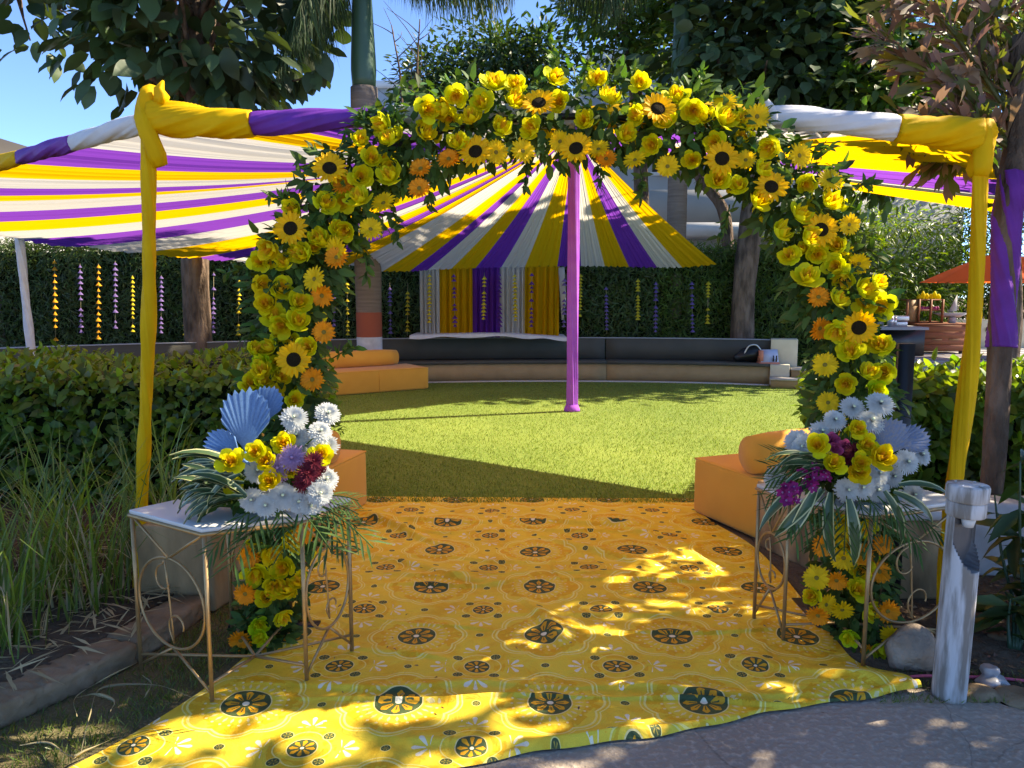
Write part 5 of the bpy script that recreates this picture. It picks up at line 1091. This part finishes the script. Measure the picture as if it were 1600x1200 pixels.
def pot(t, c, zt):
    V, Fc = tube([(c[0], c[1], zt+.017), (c[0], c[1], zt+.07), (c[0], c[1], zt+.11)], [.07, .10, .105], 18); add('pot', mk('pot', V, Fc, M['l_arch']), t)
    n = 420; d = rng.normal(size=(n, 3)); d /= np.linalg.norm(d, axis=1, keepdims=True); d[:, 2] = np.abs(d[:, 2])*.9
    P = np.array([c[0], c[1], zt+.06])+d*np.array([.20, .13, .18])*rng.uniform(.5, 1, (n, 1)); scatter(t, P, d+ru(n)*.6, d+ru(n)*.4, rng.uniform(.05, .10, n), leaf(.42, .05, .25), M['l_arch'], 60)
cL = (-1.01, 2.90); tL = thing('flower_arrangement', (cL[0], cL[1], .667), 'flower arrangement with blue palm fans and white chrysanthemums on the left table', 'flowers', 'flower arrangements on the tables')
pot(tL, cL, .65)
def arr(t, L_, name, pair, r, D0, c):
    for (x, y) in L_:
        p = at(x, y, D0+rnd.uniform(-.05, .05)); f = (p-Vector((c[0], c[1]+.08, .72))); f = f.normalized()*.7+Vector((0, -.75, .35))+Vector((rnd.uniform(-.25, .25), 0, rnd.uniform(-.2, .2)))
        pr_ = rnd.choice(pair) if isinstance(pair, list) else pair; flower(t, name, pr_, p, f, r*rnd.uniform(.9, 1.1))
        if y < 700: V, Fc = tube(spline([p, p.lerp(Vector((c[0], c[1], .75)), .5)+Vector((0, .02, -.01)), Vector((c[0], c[1], .74))], 7), .003, 5); add('stalk', mk('stalk', V, Fc, M['l_arch']), t)
arr(tL, [(444,696),(363,724),(367,760),(402,708),(416,722),(455,736),(500,712)], 'rose', ROSES, .040, 2.72, cL); arr(tL, [(422,753)], 'rose', WARM, .043, 2.70, cL)
arr(tL, [(459,654),(512,647),(500,675),(464,682),(479,697),(509,697),(403,736),(394,781),(442,775),(468,784),(416,790),(509,749),(500,771),(485,790),(428,768)], 'chrysanthemum', MUM, .052, 2.76, cL)
arr(tL, [(457,716),(433,732)], 'aster', AST, .055, 2.72, cL); arr(tL, [(490,721),(481,740),(474,753),(497,738)], 'carnation', CARN, .045, 2.70, cL)
fan(tL, FANB, at(384, 705, 2.80), (0, .12, 1), (.35, -1, .1), .225); fan(tL, FANB, at(407, 664, 2.90), (.30, .1, 1), (.4, -1, .1), .15); fan(tL, FANB, at(376, 716, 2.74), (-.85, 0, .62), (.3, -1, .1), .14)
for k in range(52):
    a = rnd.uniform(-.7, 1.5); p = at(372+rnd.uniform(-22, 14), 762+rnd.uniform(-28, 22), 2.76+rnd.uniform(-.10, .08)); vleaf(tL, p, (-1, rnd.uniform(-.5, .3), .7*a-.05), rnd.uniform(.14, .27))
for k in range(2, 8): palmspray(tL, at(360+k*20, 790, 2.76), (-1+.28*k, -.35, -.25+rnd.uniform(-.2, .1)), rnd.uniform(.16, .24))
for k in range(3): palmspray(tL, at(505, 775+8*k, 2.75), (1, -.1, .15-.25*k), .13)
cR = (1.42, 3.15); tR = thing('flower_arrangement', (cR[0], cR[1], .647), 'flower arrangement with pink roses and faded fan on the right table', 'flowers', 'flower arrangements on the tables')
pot(tR, cR, .63)
arr(tR, [(1332,638),(1375,632),(1304,657),(1361,659),(1284,676),(1254,698),(1213,748),(1416,722),(1438,711),(1324,766),(1370,766),(1372,740),(1394,744),(1426,772),(1346,760),(1246,690)], 'chrysanthemum', MUM, .054, 3.03, cR)
arr(tR, [(1338,672),(1278,697),(1351,696),(1300,726),(1344,724)], 'rose', ROSES, .044, 2.98, cR); arr(tR, [(1375,717),(1340,738)], 'rose', WARM, .052, 2.94, cR)
arr(tR, [(1300,688),(1304,703),(1286,709),(1353,680),(1320,700)], 'pink_rose', PROSE, .032, 2.99, cR); arr(tR, [(1325,715),(1334,706)], 'carnation', CARN, .04, 3.0, cR)
fan(tR, FANF, at(1378, 714, 3.0), (.45, .1, 1), (-.1, -1, .2), .16); fan(tR, FANF, at(1400, 695, 3.05), (1, .1, .30), (-.1, -1, .5), .14)
orc = spline([at(1285, 740, 2.98), at(1255, 752, 2.94), at(1222, 783, 2.92)], 14); V, Fc = tube(orc, .003, 6); add('orchid_stem', mk('orchid_stem', V, Fc, M['l_arch']), tR)
ORC = daisy('orchid', M['orch'], M['mauve'], 6, .1, .30, .16, .2, 77, 1, .25)
for k in range(22): p = orc[rnd.randint(1, 13)]+Vector((rnd.uniform(-.03, .03), rnd.uniform(-.03, .01), rnd.uniform(-.03, .03))); flower(tR, 'orchid', ORC, p, (rnd.uniform(-1, 1), -1, rnd.uniform(-.6, .8)), rnd.uniform(.018, .027))
for k in range(20): vleaf(tR, at(1285+rnd.uniform(-15, 15), 722+rnd.uniform(-12, 12), 3.0+rnd.uniform(-.05, .05)), (-1, rnd.uniform(-.4, .2), rnd.uniform(-.15, .5)), rnd.uniform(.12, .2))
for (x, y, d) in ((1285, 765, (-.7, -.3, -.5)), (1275, 760, (-.5, -.4, -.7)), (1300, 770, (-.25, -.4, -1)), (1270, 758, (-1, -.2, -.4)), (1325, 780, (.1, -.4, -1)), (1395, 770, (.8, -.1, -.35)), (1380, 768, (.5, -.3, -.9)), (1405, 760, (1, 0, .05))): vleaf(tR, at(x, y, 2.96), d, rnd.uniform(.2, .3))
for k in range(8): palmspray(tR, at(1275+k*16, 775, 2.97), (-.9+.25*k, -.35, -.5+rnd.uniform(-.2, .1)), rnd.uniform(.16, .22))
for k in range(5): palmspray(tR, at(1262, 720+8*k, 3.0), (-1, -.1, .5-.25*k), .17)

# ================================================================ PAPER GARLANDS
def tri_chain(px, y0, y1, D, col, label, n_=13, r=.045):
    a, b = at(px, y0, D), at(px+rnd.uniform(-2, 2), y1, D); t = thing('paper_garland', (a.x, a.y, a.z), label, 'garland', 'paper triangle garlands'); V, Fc = tube([a, b], .003, 4); add('string', mk('string', V, Fc, M['straw']), t)
    parts = []
    for i in range(n_):
        if rnd.random() < .12: continue
        p = a.lerp(b, (i+.5)/n_); rr = r*rnd.uniform(.8, 1.15); th = rnd.uniform(-.5, .5); h = rr*1.25
        ux = Vector((math.cos(th), math.sin(th), 0))*rr; uy = Vector((-math.sin(th), math.cos(th), 0))*rr*.7
        v = [p+Vector((0, 0, h*.6)), p-ux-Vector((0, 0, h*.4)), p+ux-Vector((0, 0, h*.4)), p-uy-Vector((0, 0, h*.4))+uy*2, p-uy-Vector((0, 0, h*.4))]
        parts.append((np.array([tuple(q) for q in v]), np.array([(0, 1, 4), (0, 4, 2), (0, 2, 3), (0, 3, 1)])))
    V, Fc = merge(parts); add('paper_cones', mk('paper_cones', V, Fc, col, False), t, kind='stuff')
M['gy'] = mat('yellow_paper', (.72, .55, .03), .8, transl=.3); M['gp'] = mat('lilac_paper', (.20, .13, .34), .8, transl=.3); M['go'] = mat('orange_paper', (.80, .36, .02), .8, transl=.3); M['gd'] = mat('deep_purple_paper', (.12, .03, .22), .8, transl=.2)
GL = [(85,405,535,'o',13.2),(125,412,522,'p',13.2),(154,412,532,'o',13.2),(180,408,515,'p',13.2),(207,430,520,'y',13.2),(252,430,522,'p',13.2),(288,428,525,'y',13.2),(334,425,522,'p',13.3),(374,436,525,'y',13.3),(523,435,525,'p',13.4),(542,440,525,'y',13.4),(609,442,522,'p',13.4),(637,442,525,'y',13.4),
      (671,428,505,'y',12.85),(709,428,512,'d',12.85),(757,426,500,'y',12.85),(780,426,512,'d',12.85),(804,428,502,'y',12.85),(831,426,512,'d',12.85),(882,428,512,'p',12.85),(907,428,495,'y',13.4),(947,448,522,'p',13.4),(997,436,500,'y',13.4),(1025,440,520,'p',13.4),(1081,440,520,'p',13.4),(1107,440,506,'y',13.4)]
cn_ = {'o': 'orange', 'p': 'lilac', 'y': 'yellow', 'd': 'deep purple'}; cnt = {}; ordn = ['first', 'second', 'third', 'fourth', 'fifth', 'sixth', 'seventh', 'eighth', 'ninth', 'tenth', 'eleventh', 'twelfth']
for px, y0, y1, c, D in GL:
    wh = 'striped backdrop' if D < 13 else ('left hedge' if px < 650 else 'hedge right of the backdrop'); k = (c, wh); cnt[k] = cnt.get(k, 0)+1
    tri_chain(px, y0, y1, D, M['g'+c], f'{cn_[c]} paper triangle garland on the {wh}, {ordn[cnt[k]-1]} from left', r=.05 if c == 'o' else .045)

# ================================================================ BOLLARD, STONES, HOSE
bp = gnd(1482, 1088); bt_ = at(1500, 800, 2.78); tp = at(1512, 768, 2.78)
bo = thing('bollard_light', bp, 'white weathered bollard light with round cap at the road edge', 'bollard'); ax_ = (tp-bp).normalized()
r_ = .059
def cutpost():
    n_, m_ = 56, 60; zs = np.linspace(0, .70, m_); V, Fc = tube([bp+ax_*z for z in zs], r_, n_); V = V.copy(); g = Vector((.45, -.89, 0)).normalized(); inn = np.zeros(len(V), bool)
    for i in range(n_*m_):
        z = zs[i//n_]; c = bp+ax_*z; d = Vector(V[i])-c; w_ = d.dot(g)/r_; lim = .12+.8*max(0, (.60-z)/.09)
        if z > .50 and w_ > lim: V[i] = np.array(Vector(V[i])-g*(w_+.10)*r_); inn[i] = True
    mi_ = [1 if inn[f].sum() >= 1 else 0 for f in Fc[0]] + [0]*len(Fc[1])
    return V, Fc, mi_
M['bpaint'] = mat('chipped_white_paint', (.50, .50, .50), .65, .25, noise=(9, .07), col2=(.20, .18, .155), stretch=(2.5, 2.5, .35), bump=(30, .3, .006))
V, Fc, mi_ = cutpost(); add('post', mk('post', V, Fc, [M['bpaint'], mat('worn_grey_reflector', (.045, .05, .06), .5, .4, noise=(20, .3), col2=(.09, .09, .09), stretch=(1, 1, .3))], mi=mi_), bo)
V, Fc = tube([bp+ax_*.695, bp+ax_*.70, bp+ax_*.745, bp+ax_*.75], [.062, .066, .066, .064], 32); add('cap_ring', mk('cap_ring', V, Fc, M['bpaint']), bo)
V, Fc = tube([bp+ax_*.751, bp+ax_*.756, bp+ax_*.805, bp+ax_*.812], [.066, .071, .071, .067], 32); add('cap', mk('cap', V, Fc, M['bpaint']), bo)
V, Fc = tube([bp+ax_*.66+Vector((0, -.02, 0)), bp+ax_*.694+Vector((0, -.02, 0))], [.018, .026], 16); add('lamp', mk('lamp', V, Fc, M['top']), bo)
for k in range(4): th = k*1.57+.6; c = bp+ax_*.812+Vector((.045*math.cos(th), .045*math.sin(th), 0)); V, Fc = tube([c, c+ax_*.004], .005, 8); add('screw', mk('screw', V, Fc, M['tin']), bo)
def stone(name, c, s, label, m, seed, cat='stone', rough=.18, sub=3):
    bm = bmesh.new(); bmesh.ops.create_icosphere(bm, subdivisions=sub, radius=1); r2 = random.Random(seed); ks = [(Vector((r2.uniform(-3, 3), r2.uniform(-3, 3), r2.uniform(-3, 3))), r2.uniform(0, 6)) for _ in range(6)]
    for v in bm.verts:
        k = 1+sum(rough/(i+1.2)*math.sin(a.dot(v.co)*(1+.5*i)+b) for i, (a, b) in enumerate(ks)); v.co = Vector((v.co.x*s[0]*k+c[0], v.co.y*s[1]*k+c[1], max(v.co.z*s[2]*k+c[2], .001)))
    me = bpy.data.meshes.new(name); bm.to_mesh(me); bm.free(); me.materials.append(m)
    for p in me.polygons: p.use_smooth = True
    add(name, me, label=label, cat=cat)
q = gnd(1432, 1055); stone('boulder', (q.x, q.y+.06, .07), (.10, .09, .10), 'pale round boulder between the right table and the bollard', M['rock'], 3)
q = gnd(1548, 1068); stone('crumpled_plastic', (q.x, q.y, .03), (.06, .05, .04), 'crumpled grey plastic bag lying on the soil beside the bollard', mat('grey_plastic', (.40, .40, .41), .35, .5, transl=.2), 9, 'plastic bag', .5)
for j, (x, y, s_, lab) in enumerate(((1535, 1092, .08, 'flat brown stone at the road edge right of the bollard'), (1592, 1095, .10, 'dark flat stone at the right edge of the road'), (1490, 1098, .04, 'small stone in front of the bollard foot'), (1565, 1000, .05, 'small earth lump in the right bed'))): q = gnd(x, y); stone('flat_stone', (q.x, q.y+.02, .0), (s_, s_*.7, s_*.35), lab, M['kerb'], 20+j)
hz = spline([gnd(1405, 1062, .012), gnd(1440, 1056, .03), gnd(1500, 1058, .012), gnd(1545, 1058, .012), gnd(1620, 1066, .012)], 30); M['hose'] = mat('pink_hose', (.55, .10, .17), .5)
V, Fc = tube(hz, .006, 8); add('garden_hose', mk('garden_hose', V, Fc, M['hose']), label='thin pink hose running across the soil behind the bollard', cat='hose')
# fallen leaves and crumbs on the road edge and right bed
n = 500; P = np.stack([rng.uniform(1.5, 3.2, n), 2.70+rng.random(n)*1.2, rng.uniform(.006, .02, n)], 1); A = ru(n); A[:, 2] *= .2
V, T = inst(leaf(.5, .1, .2), P, frames(P, A, ru(n)*.5+np.array([0, 0, 1]), rng.uniform(.01, .04, n))); add('leaf_litter', mk('leaf_litter', V, T, M['l_dry']), label='brown leaf litter scattered over the soil of the right bed', cat='litter', kind='stuff')
n = 2500; P = np.stack([rng.uniform(1.35, 2.9, n), 2.66+rng.random(n)**2*.25, np.full(n, .002)], 1); A = ru(n)*.8; A[:, 2] = 1
V, T = inst(blade(.12, .3), P, frames(P, A, ru(n), rng.uniform(.01, .03, n))); add('edge_grass', mk('edge_grass', V, T, M['vgrass']), label='thin grass tufts at the foot of the bollard', cat='grass', kind='stuff')

# bits of leaf dropped on the carpet and lawn
n = 70; P = np.stack([rng.uniform(-1, 1.3, n), rng.uniform(2.5, 5.3, n), np.full(n, .034)], 1); A = ru(n); A[:, 2] *= .2
V, T = inst(leaf(.4, .15, .2), P, frames(P, A, ru(n)*.5+np.array([0, 0, 1]), rng.uniform(.008, .024, n))); add('carpet_litter', mk('carpet_litter', V, T, M['l_dry']), label='tiny dry leaf bits dropped on the yellow carpet', cat='litter', kind='stuff')
